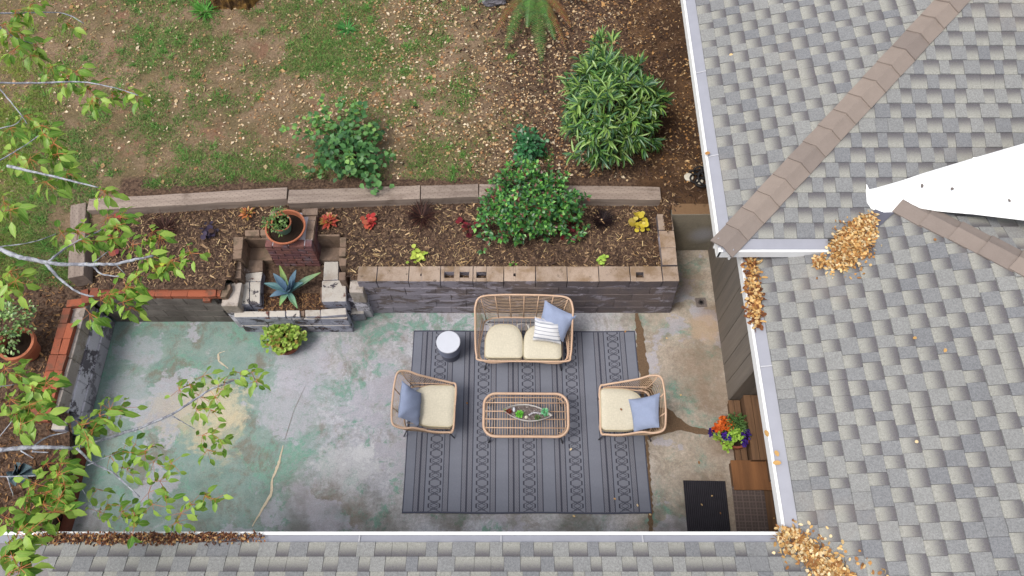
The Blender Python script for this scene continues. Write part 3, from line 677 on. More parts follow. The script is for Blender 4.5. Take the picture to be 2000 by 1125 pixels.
# --- timbers
def timber(label, px, z1, h, mat='timber', cat='timber'):
    pts = [P(x, y, z1) for x, y in px]; c = sum(pts, Vector()) / 4; ang = math.atan2((pts[1] - pts[0]).y, (pts[1] - pts[0]).x)
    L = ((pts[1] - pts[0]).length + (pts[2] - pts[3]).length) / 2; D = ((pts[3] - pts[0]).length + (pts[2] - pts[1]).length) / 2
    m = MB(); n = 14; pr = []
    for i in range(n + 1):
        x = -L / 2 + L * i / n; j = lambda: random.uniform(-.004, .004); pr.append([(x, -D / 2 + j(), 0 + j()), (x, D / 2 + j(), 0 + j()), (x, D / 2, -h), (x, -D / 2 + j(), -h)])
    for a, b_ in zip(pr, pr[1:]): m.add(a + b_, [(0, 1, 5, 4), (1, 2, 6, 5), (2, 3, 7, 6), (3, 0, 4, 7)])
    m.add(pr[0], [(3, 2, 1, 0)]); m.add(pr[-1], [(0, 1, 2, 3)])
    o = m.build('landscape_timber', M[mat], bevel=.008); o.location = c; o.rotation_euler = (0, 0, ang)
    return tag(o, label, cat, 'timbers edging the planting bed')
timber('longest mossy grey timber at the left end of the row above the bed', [(172, 411), (560, 388), (560, 364), (172, 390)], 1.01, .2)
timber('straight pale grey timber between the broad leaved shrub and the chimney', [(563, 397), (820, 388), (820, 362), (563, 371)], 1.01, .2)
timber('short pale grey timber butted left of the glossy bush', [(822, 388), (934, 384), (934, 359), (822, 362)], 1.012, .2)
timber('dark grey slotted timber with a white splash, right of the glossy bush', [(936, 385), (1290, 390), (1290, 367), (936, 357)], 1.02, .2)
timber('short square timber set crosswise at the left end of the bed', [(163, 541), (167, 399), (138, 398), (133, 540)], .98, .24, 'timber')

# ================================================================== HOUSE
hs_ = thing('house', 'grey shingled house wrapping round the patio with white gutters and a white roof membrane', 'house', (4.0, 2.0, 0))
PL = {'R': (ZL - PT * XL, PT, 0.0), 'U': (ZU - PT * YU, 0.0, PT), 'W': (ZU - PT * XU, PT, 0.0), 'B': (ZL + PT * YL, 0.0, -PT)}   # z = a + b x + c y
def pz(k, x, y): a, b, c = PL[k]; return a + b * x + c * y
def hit(k, px, py):
    a, b, c = PL[k]; d = ray(px, py); t = (a - CH) / (d.z - b * d.x - c * d.y); return Vector((d.x * t, d.y * t, CH + d.z * t)), t
PA = hit('R', 1768, 402)[0]                                   # north west end of the lower hip
PL['N'] = (PA.z + PT * PA.y, 0.0, -PT)
YT = (PL['N'][0] - PL['U'][0]) / (2 * PT)                     # trough between the upper wing and the lower roof
def roof_hit(px, py, keys=('R', 'U', 'B')):
    best = None
    for k in keys:
        p, t = hit(k, px, py)
        if best is None or t < best[1]: best = (p, t)
    return best[0]
hb0, hb1 = hit('B', 66, 1042)[0], hit('B', 95, 1130)[0]       # left hip of the bottom roof
HK = (hb1.x - hb0.x) / (hb0.y - hb1.y)
# half planes a x + b y + c >= 0
HP = {'R': [(1, 1, -(XL + YL)), (-1, -1, PA.x + PA.y)], 'U': [(1, -1, YU - XU)], 'W': [(-1, 1, XU - YU)], 'B': [(-1, -1, XL + YL), (1, HK, -(hb0.x + HK * YL))], 'N': [(1, 1, -(PA.x + PA.y))]}
RECT = {'R': (XL + .12, 6.3, -2.3, YU + .42), 'U': (XU + .12, 7.5, YU + .12, 9.3), 'W': (XU + .12, 6.6, YU + .12, 9.3), 'B': (-6.4, 4.6, -1.2, YL - .08), 'N': (PA.x, 6.4, 1.0, YT + .1)}
def clip(poly, hps):
    for a, b, c in hps:
        out = []; n = len(poly)
        for i in range(n):
            p, q = poly[i], poly[(i + 1) % n]; dp = a * p[0] + b * p[1] + c; dq = a * q[0] + b * q[1] + c
            if dp >= 0: out.append(p)
            if (dp >= 0) != (dq >= 0):
                t = dp / (dp - dq); out.append(tuple(p[i] + (q[i] - p[i]) * t for i in range(len(p))))
        poly = out
        if len(poly) < 3: return []
    return poly
ROOF = {}
def decks():
    names = {'R': 'lower roof slope facing the patio', 'U': 'upper wing slope facing down the photo', 'W': 'upper wing slope facing the garden', 'B': 'roof slope along the bottom edge', 'N': 'narrow slope behind the brown ridge'}
    for k in PL:
        x0, x1, y0, y1 = RECT[k]; q = clip([(x0, y0), (x1, y0), (x1, y1), (x0, y1)], HP[k])
        m = MB().prism([(x, y, pz(k, x, y) - .012) for x, y in q], [(x, y, pz(k, x, y) - .11) for x, y in q])
        ROOF[k] = tag(m.build('roof_slope', M['deckfelt'], hs_), names[k])
    q = [(hb0.x, YL), (hb0.x + HK * 2.2, YL - 2.2), (hb0.x - 1.2, YL - 2.2), (hb0.x - .45, YL)]   # hip end at the far left
    m = MB(); zz = [ZL, ZL + PT * 2.2, ZL, ZL - .02]
    m.prism([(x, y, z - .004) for (x, y), z in zip(q, zz)][::-1], [(x, y, z - .1) for (x, y), z in zip(q, zz)][::-1]); m.build('hip_end', M['hipend'], hs_)
M['hipend'] = simple('grey_brown_hip_shingle', A(140, 136, 136), .2, 30, .95, .3)
decks()
CA = 1 / math.sqrt(1 + PT * PT)
def tabs():
    allt = []
    spec = {'R': ((0, 1), (1, 0), XL, .155), 'U': ((1, 0), (0, 1), YU, .155), 'W': ((0, 1), (1, 0), XU, .155), 'B': ((1, 0), (0, -1), -YL, .128), 'N': ((1, 0), (0, -1), -YT - .1, .155)}
    for k, (ea, ew, s0, ex) in spec.items():
        e = ex * CA; rng = random.Random(hash(k) % 1000 + 5 if False else ord(k))
        x0, x1, y0, y1 = RECT[k]; amin, amax = (y0, y1) if ea[1] else (x0, x1); wmax = {'R': x1 - XL, 'U': 5.3, 'W': x1 - XU, 'B': 2.1, 'N': 2.0}[k]
        r = 0; w0 = .13 if k != 'B' else .092
        while w0 < wmax:
            kk = 0; cut = lambda k_: amin - .15 + k_ * .138 + random.Random(k_ * 977 + r * 131 + ord(k)).uniform(-.030, .030)
            while cut(kk) < amax:
                a = cut(kk) + .0012; wd = cut(kk + 1) - a - .0012; typ = (kk + r) % 2
                if rng.random() < .035: typ = 1 - typ
                kk += 1
                rect = [(a, w0, 0), (a + wd, w0, 0), (a + wd, w0 + e, 1), (a, w0 + e, 1)]
                to = lambda q: (ea[0] * q[0] + ew[0] * (s0 + q[1]), ea[1] * q[0] + ew[1] * (s0 + q[1]), q[2])
                poly = [to(q) for q in rect]; hp = list(HP[k]) + [(1, 0, -x0), (-1, 0, x1), (0, 1, -y0), (0, -1, y1)]
                full = len(poly); poly = clip(poly, hp)
                if len(poly) >= 3:
                    cx = sum(p[0] for p in poly) / len(poly); cy = sum(p[1] for p in poly) / len(poly); X, Y = pj((cx, cy, pz(k, cx, cy)))
                    if -160 < X < 2160 and -130 < Y < 1280:
                        ar = 0; pp = [pj((x, y, pz(k, x, y))) for x, y, v in poly]
                        for i in range(len(pp)): ar += pp[i - 1][0] * pp[i][1] - pp[i][0] * pp[i - 1][1]
                        vis = 0 <= X <= 2000 and 0 <= Y <= 1125
                        if k == 'R' and cx > XL + (ZU - ZL) / PT and cy > YU + cx - (XL + (ZU - ZL) / PT) + .1: vis = False
                        if k == 'U' and cy < YT and cx > XL + (ZU - ZL) / PT + (cy - YU) + .1: vis = False
                        allt.append((abs(ar) if vis else 0, k, poly, typ, rng.random()))
            w0 += e; r += 1
    allt.sort(key=lambda t: -t[0])
    rest = MB()
    for i, (ar, k, poly, typ, rn) in enumerate(allt):
        m = MB() if i < 300 else rest
        lo = .017 if not typ else .0085
        lo += (rn - .5) * .003
        top = [(x, y, pz(k, x, y) + lo * (1 - v) + .003 * v) for x, y, v in poly]; bot = [(x, y, pz(k, x, y) - .008) for x, y, v in poly]
        if k in 'RWBN' or True:
            c = (Vector(top[1]) - Vector(top[0])).cross(Vector(top[2]) - Vector(top[0]))
            vs = [v for _, _, v in poly]
            if c.z < 0: top.reverse(); bot.reverse(); vs = vs[::-1]
        n = len(top); rr = min(1, max(0, rn))
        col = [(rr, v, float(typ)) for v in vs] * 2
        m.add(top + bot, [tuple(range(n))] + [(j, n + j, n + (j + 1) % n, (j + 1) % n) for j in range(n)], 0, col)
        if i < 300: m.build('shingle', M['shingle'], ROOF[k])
    tag(rest.build('shingle_field', M['shingle'], hs_), kind='stuff')
    print('tabs', len(allt))
tabs()
def ridge(par, base, dirn, n, sp, wl_, ka, kb, name='ridge_cap'):
    """caps stepping up a hip; wings follow the two slopes ka (left of travel) and kb (right of travel)"""
    d = Vector((dirn[0], dirn[1], 0)).normalized(); s = Vector((-d.y, d.x, 0)); me = {}
    for i in range(n):
        t0, t1 = i * sp - .015, (i + 1) * sp + .03; m = MB(); top = []; bot = []
        for t, lift in ((t0, .042), (t1, .022)):
            row = []
            for w_, k in ((wl_, ka), (wl_ * .45, ka), (0, ka), (-wl_ * .45, kb), (-wl_, kb)):
                p = base + d * t + s * (w_ + random.uniform(-.004, .004)); z = pz(k, p.x, p.y) + lift + (.012 if abs(w_) < .01 else 0) - (.008 if abs(w_) == wl_ else 0)
                row.append((p.x, p.y, z))
            top.append(row)
        V = top[0] + top[1] + [(x, y, z - .016) for x, y, z in top[0] + top[1]]
        F_ = [(j, j + 1, j + 6, j + 5) for j in range(4)]; F_ = [f[::-1] for f in F_]
        F_ += [(j + 1, j, j + 10, j + 11)[::-1] for j in range(4)] + [(0, 5, 15, 10)[::-1], (4, 14, 19, 9)[::-1]]
        m.add(V, F_); bm_ = m.build(name, M['ridge'], par)
c0 = Vector((XU + .04, YU + .04, 0)); hend = hit('U', 1880, 0)[0]; n_ = 17; sp = ((hend.x - XU) * math.sqrt(2)) / 16.2
ridge(ROOF['U'], c0, (1, 1), 24, sp, .138, 'W', 'U')
ridge(ROOF['R'], Vector((PA.x - .03, PA.y + .03, 0)), (1, -1), 12, .27, .13, 'N', 'R')
# valley flashing strips
def vstrip(px, keys, w_, mat, lift):
    pts = [roof_hit(x, y, keys) for x, y in px]; m = MB()
    for (a, b) in zip(pts, pts[1:]):
        d = (b - a); s = Vector((-d.y, d.x, 0)).normalized() * w_
        q = [a + s, a - s, b - s, b + s]; q = [(p.x, p.y, max(pz(k, p.x, p.y) for k in keys) + lift) for p in q]; c = [a, b]
        m.add([q[0], (a.x, a.y, max(pz(k, a.x, a.y) for k in keys) + lift), (b.x, b.y, max(pz(k, b.x, b.y) for k in keys) + lift), q[3]], [(0, 1, 2, 3)][0:1]); m.add([(a.x, a.y, max(pz(k, a.x, a.y) for k in keys) + lift), q[1], q[2], (b.x, b.y, max(pz(k, b.x, b.y) for k in keys) + lift)], [(0, 1, 2, 3)])
    m.build('valley_flashing', M[mat], hs_)
vstrip([(1622, 508), (1738, 404)], ('R', 'U'), .075, 'flash', .024)
vstrip([(1530, 1046), (1700, 1158)], ('R', 'B'), .05, 'flash', .02)
# white membrane over the trough
def membrane():
    T = [((1690, 362), (1690, 372)), ((1696, 372), (1692, 396)), ((1710, 369), (1700, 409)), ((1738, 361), (1722, 418)), ((1762, 354), (1758, 417)), ((1800, 341), (1800, 409)), ((1830, 332), (1830, 414)), ((1900, 311), (1900, 420)), ((2000, 282), (2000, 432)), ((2100, 253), (2100, 440)), ((2200, 224), (2200, 450))]
    m = MB(); rows = []
    for a, b in T:
        p = roof_hit(*a, ('U', 'N', 'R')); q = roof_hit(*b, ('U', 'N', 'R') if b[0] > 1768 else ('U', 'R')); row = []
        for i in range(7):
            f = i / 6; r = p.lerp(q, f); z = max(pz('U', r.x, r.y), pz('N', r.x, r.y) if r.x + r.y > PA.x + PA.y else -9, pz('R', r.x, r.y) if r.x + r.y <= PA.x + PA.y + .05 else -9)
            zz = max(z + .035, p.z + (q.z - p.z) * f + .035) ; row.append((r.x, r.y, zz - (.012 if i in (0, 6) else 0)))
        rows.append(row)
    n = len(rows); V = [v for r in rows for v in r]; V += [(x, y, z - .012) for x, y, z in V]; N0 = n * 7
    fs = [(i * 7 + j, i * 7 + j + 1, (i + 1) * 7 + j + 1, (i + 1) * 7 + j) for i in range(n - 1) for j in range(6)]
    fs += [(i * 7, (i + 1) * 7, N0 + (i + 1) * 7, N0 + i * 7) for i in range(n - 1)] + [((i + 1) * 7 + 6, i * 7 + 6, N0 + i * 7 + 6, N0 + (i + 1) * 7 + 6) for i in range(n - 1)]
    fs += [(j + 1, j, N0 + j, N0 + j + 1) for j in range(6)]
    m.add(V, fs); mo = m.build('roof_membrane', M['membrane'], hs_, smooth=True)
    for i0, i1, w_ in ((7, 7, .014),):
        r = rows[i0]; b2 = MB(); T2 = [(x - w_, y, z + .006) for x, y, z in r] + [(x + w_, y, z + .006) for x, y, z in r]
        b2.add(T2 + [(x, y, z - .012) for x, y, z in T2], [(j, j + 1, 8 + j, 7 + j) for j in range(6)] + [(j + 1, j, 14 + j, 15 + j) for j in range(6)] + [(7 + j, 8 + j, 22 + j, 21 + j) for j in range(6)]); b2.build('membrane_seam', M['membrane'], mo)
membrane()
# gutters: white trough, lip and the grey guard behind the lip
def gutter(a, b, z, inward, gw=.14):
    a = Vector(a); b = Vector(b); i = Vector(inward); m = MB()
    def bar(o0, o1, z0, z1, mb): 
        q = [a + i * o0, b + i * o0, b + i * o1, a + i * o1]
        if (q[1] - q[0]).cross(q[2] - q[1]).z < 0: q.reverse()
        mb.prism([(p.x, p.y, z1) for p in q], [(p.x, p.y, z0) for p in q])
    bar(0, .028, z - .105, z + .006, m); bar(.028, .13, z - .11, z - .10, m); bar(.13, .15, z - .16, z - .03, m)
    g = m.build('gutter', M['white'], hs_, bevel=.004)
    k = MB(); q_ = [a + i * .03, b + i * .03, b + i * gw, a + i * gw]; zs = [z, z, z + gw * PT - .006, z + gw * PT - .006]
    if (q_[1] - q_[0]).cross(q_[2] - q_[1]).z < 0: q_.reverse(); zs.reverse()
    k.prism([(p.x, p.y, h) for p, h in zip(q_, zs)], [(p.x, p.y, h - .006) for p, h in zip(q_, zs)]); gg = k.build('gutter_guard', M['guard'], g)
    L = (b - a).length; nj = max(1, int(L / 1.1))
    for j in range(1, nj):
        s_ = a.lerp(b, j / nj); d = (b - a).normalized() * .006; q = [s_ - d + i * .03, s_ + d + i * .03, s_ + d + i * (gw - .005), s_ - d + i * (gw - .005)]
        if (q[1] - q[0]).cross(q[2] - q[1]).z < 0: q.reverse()
        MB().prism([(p.x, p.y, z + ((p - s_).dot(i)) * PT + .002) for p in q], [(p.x, p.y, z - .004) for p in q]).build('guard_joint', M['guardj'], g)
gutter((XL, YL - .0, 0), (XL, YU + .4, 0), ZL, (1, 0, 0))
gutter((-6.15, YL, 0), (XL + .0, YL, 0), ZL - .001, (0, -1, 0), .098)
gutter((XU, YU, 0), (XU, 9.3, 0), ZU, (1, 0, 0))
gutter((XU - .002, YU, 0), (XL + (ZU - ZL) / PT - .02, YU, 0), ZU - .001, (0, 1, 0))
gutter((-6.72, YL - .02, 0), (-6.42, YL + .0, 0), ZL - .05, (0, -1, 0)); gutter((-6.74, YL - .45, 0), (-6.70, YL, 0), ZL - .05, (1, 0, 0))
# walls
def walls():
    wx = 2.84
    MB().box((wx + .03, 3.05, 0), (wx + .15, 9.3, 2.9)).build('wall', M['siding'], hs_)
    wl_ = hs_.children[-1]; wl_ = [o for o in hs_.children if o.name.startswith('wall')][-1]
    y = 3.03; ws = [.22, .26, .31, .31, .31, .31, .30, .31, .31, .3, .31, .31, .3, .3, .3, .3, .3, .3, .3, .3, .3]
    for w_ in ws:
        MB().box((wx, y + .005, .0), (wx + .03, y + w_ - .005, 2.9)).build('siding_board', M['siding'], wl_, bevel=.003); y += w_
    MB().box((wx + .15, 3.05, 0), (3.5, 3.17, 2.7)).build('wall', M['siding'], hs_); w2 = [o for o in hs_.children if o.name.startswith('wall')][-1]
    x = wx
    for w_ in (.2, .22, .3):
        MB().box((x + .004, 3.02, .0), (x + w_ - .004, 3.05, 2.7)).build('siding_board', M['siding'], w2, bevel=.003); x += w_
    MB().box((3.24, .3, 0), (3.4, 3.04, 2.7)).build('wall', M['door'], hs_); w3 = [o for o in hs_.children if o.name.startswith('wall')][-1]
    MB().box((3.19, 2.0, .3), (3.24, 2.95, 2.3)).build('door', M['door'], w3, bevel=.004); MB().box((3.15, 1.93, .18), (3.24, 3.0, .30)).build('door_sill', M['deck'], w3, bevel=.004)
    MB().box((-6.3, .35, 0), (3.3, .5, 2.65)).build('wall', M['siding'], hs_)
walls()
st = thing('wooden_steps', 'brown stained wooden entry steps with a square landing board by the house door', 'steps', (3.0, 2.4, 0))
def steps():
    a = lambda px, z: P(px[0], px[1], z)
    z = .30
    for i, (x0, x1) in enumerate(((2.955, 3.045), (3.05, 3.14))): MB().box((x0, 2.17, z - .035), (x1, 3.0, z)).build('plank', M['deck'], st, bevel=.004)
    MB().box((2.965, 2.18, 0), (3.14, 3.0, z - .037)).build('riser_box', M['deck'], st, bevel=.003)
    for i, (x0, x1) in enumerate(((2.80, 2.865), (2.87, 2.945))): MB().box((x0, 2.18, .11), (x1, 2.98, .15)).build('plank', M['deck'], st, bevel=.004)
    MB().box((2.82, 2.19, 0), (2.95, 2.97, .108)).build('riser_box', M['deck'], st)
    p0, p1 = P(1434, 953, .17), P(1497, 899, .17); MB().box((p0.x, p0.y - .02, .13), (p1.x + .06, p1.y, .17), jit=.006).build('landing_board', M['plywood'], st, bevel=.006)
    MB().box((p0.x + .02, 1.3, 0), (p1.x + .06, p1.y - .01, .128)).build('landing_base', M['deck'], st)
    MB().box((p1.x + .02, 1.25, .0), (3.24, 1.83, .30)).build('threshold', M['door'], st, bevel=.006)
steps()
def mat_(name, label, px, z, th, mat):
    p0, p1 = P(*px[0], z), P(*px[1], z); c = ((p0.x + p1.x) / 2, (p0.y + p1.y) / 2, z)
    o = MB().box((-(p1.x - p0.x) / 2, -(p0.y - p1.y) / 2, 0), ((p1.x - p0.x) / 2, (p0.y - p1.y) / 2, th), jit=.003).build(name, M[mat], bevel=.004); o.location = c; o.rotation_euler = (0, 0, -.02)
    return tag(o, label, 'doormat', 'doormats by the door')
mat_('doormat', 'black ribbed doormat lying on the concrete by the steps', ((1333, 939), (1429, 1050)), .004, .012, 'mat_black')
mat_('doormat', 'dark brown patterned rubber doormat on the landing beside the house wall', ((1428, 951), (1506, 1062)), .135, .012, 'mat_brown')

# ================================================================== RUG AND FURNITURE
def rug():
    cor = [P(785, 1003), P(1273, 1004), P(1240, 647), P(808, 646)]; n, m = 30, 24; b = MB(); V = []; UV = []
    for j in range(m + 1):
        for i in range(n + 1):
            u, v = i / n, j / m; p = cor[0].lerp(cor[1], u).lerp(cor[3].lerp(cor[2], u), v)
            e = .004 * math.sin(9 * v + 3 * u) * (u < .03 or u > .97); V.append((p.x + e, p.y + .004 * math.sin(14 * u) * (v < .02 or v > .98), .012 + .0025 * math.sin(7 * u + 11 * v))); UV.append((u, v))
    W_ = n + 1; b.add(V, [(j * W_ + i, j * W_ + i + 1, (j + 1) * W_ + i + 1, (j + 1) * W_ + i) for j in range(m) for i in range(n)], 0, (1, 1, 1), UV)
    ring = [i for i in range(W_)] + [j * W_ + n for j in range(1, m + 1)] + [m * W_ + i for i in range(n - 1, -1, -1)] + [j * W_ for j in range(m - 1, 0, -1)]
    T = [V[k] for k in ring]; B = [(x, y, .004) for x, y, z in T]; k = len(T)
    b.add(T + B, [(i, k + i, k + (i + 1) % k, (i + 1) % k) for i in range(k)], 1)
    o = b.build('area_rug', [M['rug'], M['rug_side']]); tag(o, 'large slate grey flatweave rug with braided stripes under the seating', 'rug')
rug()
def build_seat(name, label, cat, loc, rz, W, D, zf, zb, nrib, nwire, npost, bow=.03, group=None):
    """wicker basket seat: +y is the back, -y the open front"""
    t = thing(name, label, cat, loc, rz, group); h = W / 2; d = D / 2
    L = lambda m, nm, mat, sm=True: m.build(nm, M[mat], t, smooth=sm, local=True)
    zm = (zf + zb) / 2
    half = [(-.86 * h, -d * .99, zf), (-.97 * h, -d * .80, zf + .02), (-h - bow * .2, -d * .3, zf + .09), (-h - bow * .2, d * .25, zm + .06), (-h - bow, d * .62, zb - .05), (-h * .90 - bow, d * .92, zb), (-h * .55, d * 1.0, zb + .01)]
    rim = [(0, -d, zf - .005)] + half + [(0, d * 1.01, zb + .015)] + [(-x, y, z) for x, y, z in reversed(half)]
    rc = crom(rim, 8, True); L(MB().tube(rc, .0135, 8, True), 'rim', 'rattan')
    s = .86; zs = zf - .06
    sh = [(-h * s, -d * .92, zs), (-h * s, d * .3, zs), (-h * s * .9, d * .62, zs), (-h * s * .6, d * .72, zs)]
    sr = crom([(0, -d * .92, zs)] + sh + [(0, d * .73, zs)] + [(-x, y, z) for x, y, z in reversed(sh)], 8, True)
    L(MB().tube(sr, .011, 6, True), 'seat_frame', 'rattan')
    rail = MB()
    # side ribs
    def curve_side(pts, sg):
        c = [p for p in pts if (p.x * sg) > 0.5 * h * 0.9]; c.sort(key=lambda p: p.y); return c
    def at(c, y):
        for a, b in zip(c, c[1:]):
            if a.y <= y <= b.y and b.y > a.y: f = (y - a.y) / (b.y - a.y); return a.lerp(b, f)
        return c[0] if y < c[0].y else c[-1]
    for sg in (-1, 1):
        cr = curve_side(rc, sg); cs = curve_side(sr, sg); mids = []
        for i in range(nrib):
            f = i / (nrib - 1); y0 = -d * .84 + f * (d * 1.36); y1 = -d * .9 + f * (d * 1.72)
            a = at(cs, y0); b = at(cr, y1); m1 = a.lerp(b, .35) + Vector((sg * .014, 0, -.012)); m2 = a.lerp(b, .7) + Vector((sg * .012, 0, -.004))
            L(MB().tube([a, m1, m2, b], .0042, 4), 'rib', 'strand'); mids.append(a.lerp(b, .22) + Vector((sg * .004, 0, .0)))
        L(MB().tube([p + Vector((.006 * math.sin(i * 2.3), 0, .006 * math.cos(i * 2.3))) for i, p in enumerate(crom(mids, 2))], .0075, 5), 'twisted_rail', 'rattan')
    # back wires and posts
    rb = sorted([p for p in rc if p.y > d * .60], key=lambda p: p.x); sb = sorted([p for p in sr if p.y > d * .28], key=lambda p: p.x)
    def atx(c, f):
        ls = [0]
        for a, b in zip(c, c[1:]): ls.append(ls[-1] + (b - a).length)
        g = f * ls[-1]
        for k in range(len(c) - 1):
            if ls[k] <= g <= ls[k + 1] + 1e-9: return c[k].lerp(c[k + 1], (g - ls[k]) / max(1e-9, ls[k + 1] - ls[k]))
        return c[-1]
    for i in range(nwire):
        g = (i + .6) / nwire; pts = []
        for k in range(13):
            f = k / 12; a = atx(sb, f); b = atx(rb, f); p = a.lerp(b, g); pts.append(p + Vector((0, .012 * math.sin(math.pi * g), random.uniform(-.002, .002))))
        L(MB().tube(pts, .0036, 4), 'back_wire', 'strand')
    for i in range(npost):
        f = .10 + .80 * i / (npost - 1); a = atx(sb, f); b = atx(rb, f); L(MB().tube([a, a.lerp(b, .5) + Vector((0, .016, 0)), b], .0075, 6), 'post', 'rattan')
    for i in range(int(W / .06)):                              # seat slats under the cushion
        x = -h * s + .03 + i * .06
        if x < h * s - .02: L(MB().tube([(x, -d * .92, zs - .008), (x, d * .66, zs - .008)], .004, 4), 'seat_slat', 'strand')
    n_ = int(W / .14)
    for i in range(n_):                                        # short front uprights
        x = -h * .8 + (i + .5) * 1.6 * h / n_; L(MB().tube([(x, -d * .92, zs), (x, -d * .985, zf)], .006, 5), 'front_peg', 'rattan')
    for sx in (-1, 1):
        for sy in (-1, 1):
            L(MB().tube([(sx * h * .72, sy * d * .62 - .02, zs - .01), (sx * h * .82, sy * d * .9 - .02, 0.0)], [.012, .009], 6), 'leg', 'leg')
    L(MB().tube([(-h * .72, -d * .62 - .02, zs - .02), (h * .72, -d * .62 - .02, zs - .02)], .009, 5), 'leg_brace', 'leg'); L(MB().tube([(-h * .72, d * .62 - .02, zs - .02), (h * .72, d * .62 - .02, zs - .02)], .009, 5), 'leg_brace', 'leg')
    return t
Z0 = .0
build_seat('loveseat', 'two seat rattan loveseat with open wicker back at the top edge of the rug', 'loveseat', (.152, 3.79, .013), -.012, 1.25, .74, .39, .80, 24, 15, 7, .0)
build_seat('armchair', 'rattan armchair on the left side of the rug facing right', 'armchair', (-1.075, 2.80, .013), -math.pi / 2 + math.pi - .03, .66, .72, .42, .76, 26, 9, 4, group='rattan armchairs')
build_seat('armchair', 'rattan armchair at the right edge of the rug with a leaf on its seat', 'armchair', (1.47, 2.755, .013), -math.pi / 2 - .03, .66, .74, .42, .76, 26, 9, 4, group='rattan armchairs')
def cushion(label, loc, rz, w_, d_, th, ties=True):
    """D shaped seat pad: round at the back (+y)"""
    t = thing('seat_cushion', label, 'cushion', loc, rz, 'beige seat cushions'); out = []
    h = w_ / 2; n = 36; r = .05
    for k in range(5): a = -math.pi / 2 + math.pi / 2 * k / 4; out.append((h - r + r * math.cos(a), -d_ / 2 + r + r * math.sin(a)))
    for k in range(25):
        a = math.pi * k / 24; ca, sa = math.cos(a), math.sin(a); out.append((h * math.copysign(abs(ca) ** .7, ca), d_ / 2 - .30 + .30 * abs(sa) ** .8))
    for k in range(5): a = math.pi + math.pi / 2 * k / 4; out.append((-h + r + r * math.cos(a), -d_ / 2 + r + r * math.sin(a)))
    c = (0, 0); m = MB(); N = len(out); V = []; rings = [(1.0, 0.008), (1.0, th - .012), (.965, th), (.7, th + .006), (.35, th + .010)]
    for s_, z in rings: V += [(x * s_, y * s_ + (1 - s_) * .0, z) for x, y in out]
    V.append((0, 0, th + .011)); fs = []
    for i in range(len(rings) - 1):
        for k in range(N): fs.append((i * N + k, i * N + (k + 1) % N, (i + 1) * N + (k + 1) % N, (i + 1) * N + k))
    fs += [((len(rings) - 1) * N + k, (len(rings) - 1) * N + (k + 1) % N, len(V) - 1) for k in range(N)] + [tuple(range(N - 1, -1, -1))]
    m.add(V, fs); m.build('pad', M['beige'], t, smooth=True, local=True)
    MB().tube([(x, y, th - .008) for x, y in out], .006, 5, True).build('piping', M['piping'], t, smooth=True, local=True); MB().tube([(x, y, .01) for x, y in out], .006, 5, True).build('piping', M['piping'], t, smooth=True, local=True)
    if ties:
        for sx in (-1, 1):
            b = MB()
            for q in range(3): b.tube([(sx * h * .72, d_ / 2 - .06, .03), (sx * h * .78 + random.uniform(-.03, .03), d_ / 2 - .01, .05 + random.uniform(0, .03)), (sx * h * .85 + random.uniform(-.05, .05), d_ / 2 + .03, .03)], .004, 4)
            b.build('tie', M['tassel'], t, local=True)
    return t
cushion('beige D shaped seat cushion bare on the left half of the loveseat', (-.105, 3.70, .345), -.012, .485, .47, .07)
cushion('beige D shaped seat cushion on the right half of the loveseat under two pillows', (.395, 3.685, .345), -.012, .485, .47, .07)
cushion('beige seat cushion in the left armchair beneath a blue pillow', (-.99, 2.815, .375), math.pi / 2 - .03, .53, .53, .07, False)
cushion('beige seat cushion in the right armchair with a dry leaf on it', (1.375, 2.765, .375), -math.pi / 2 - .03, .53, .53, .07, False)
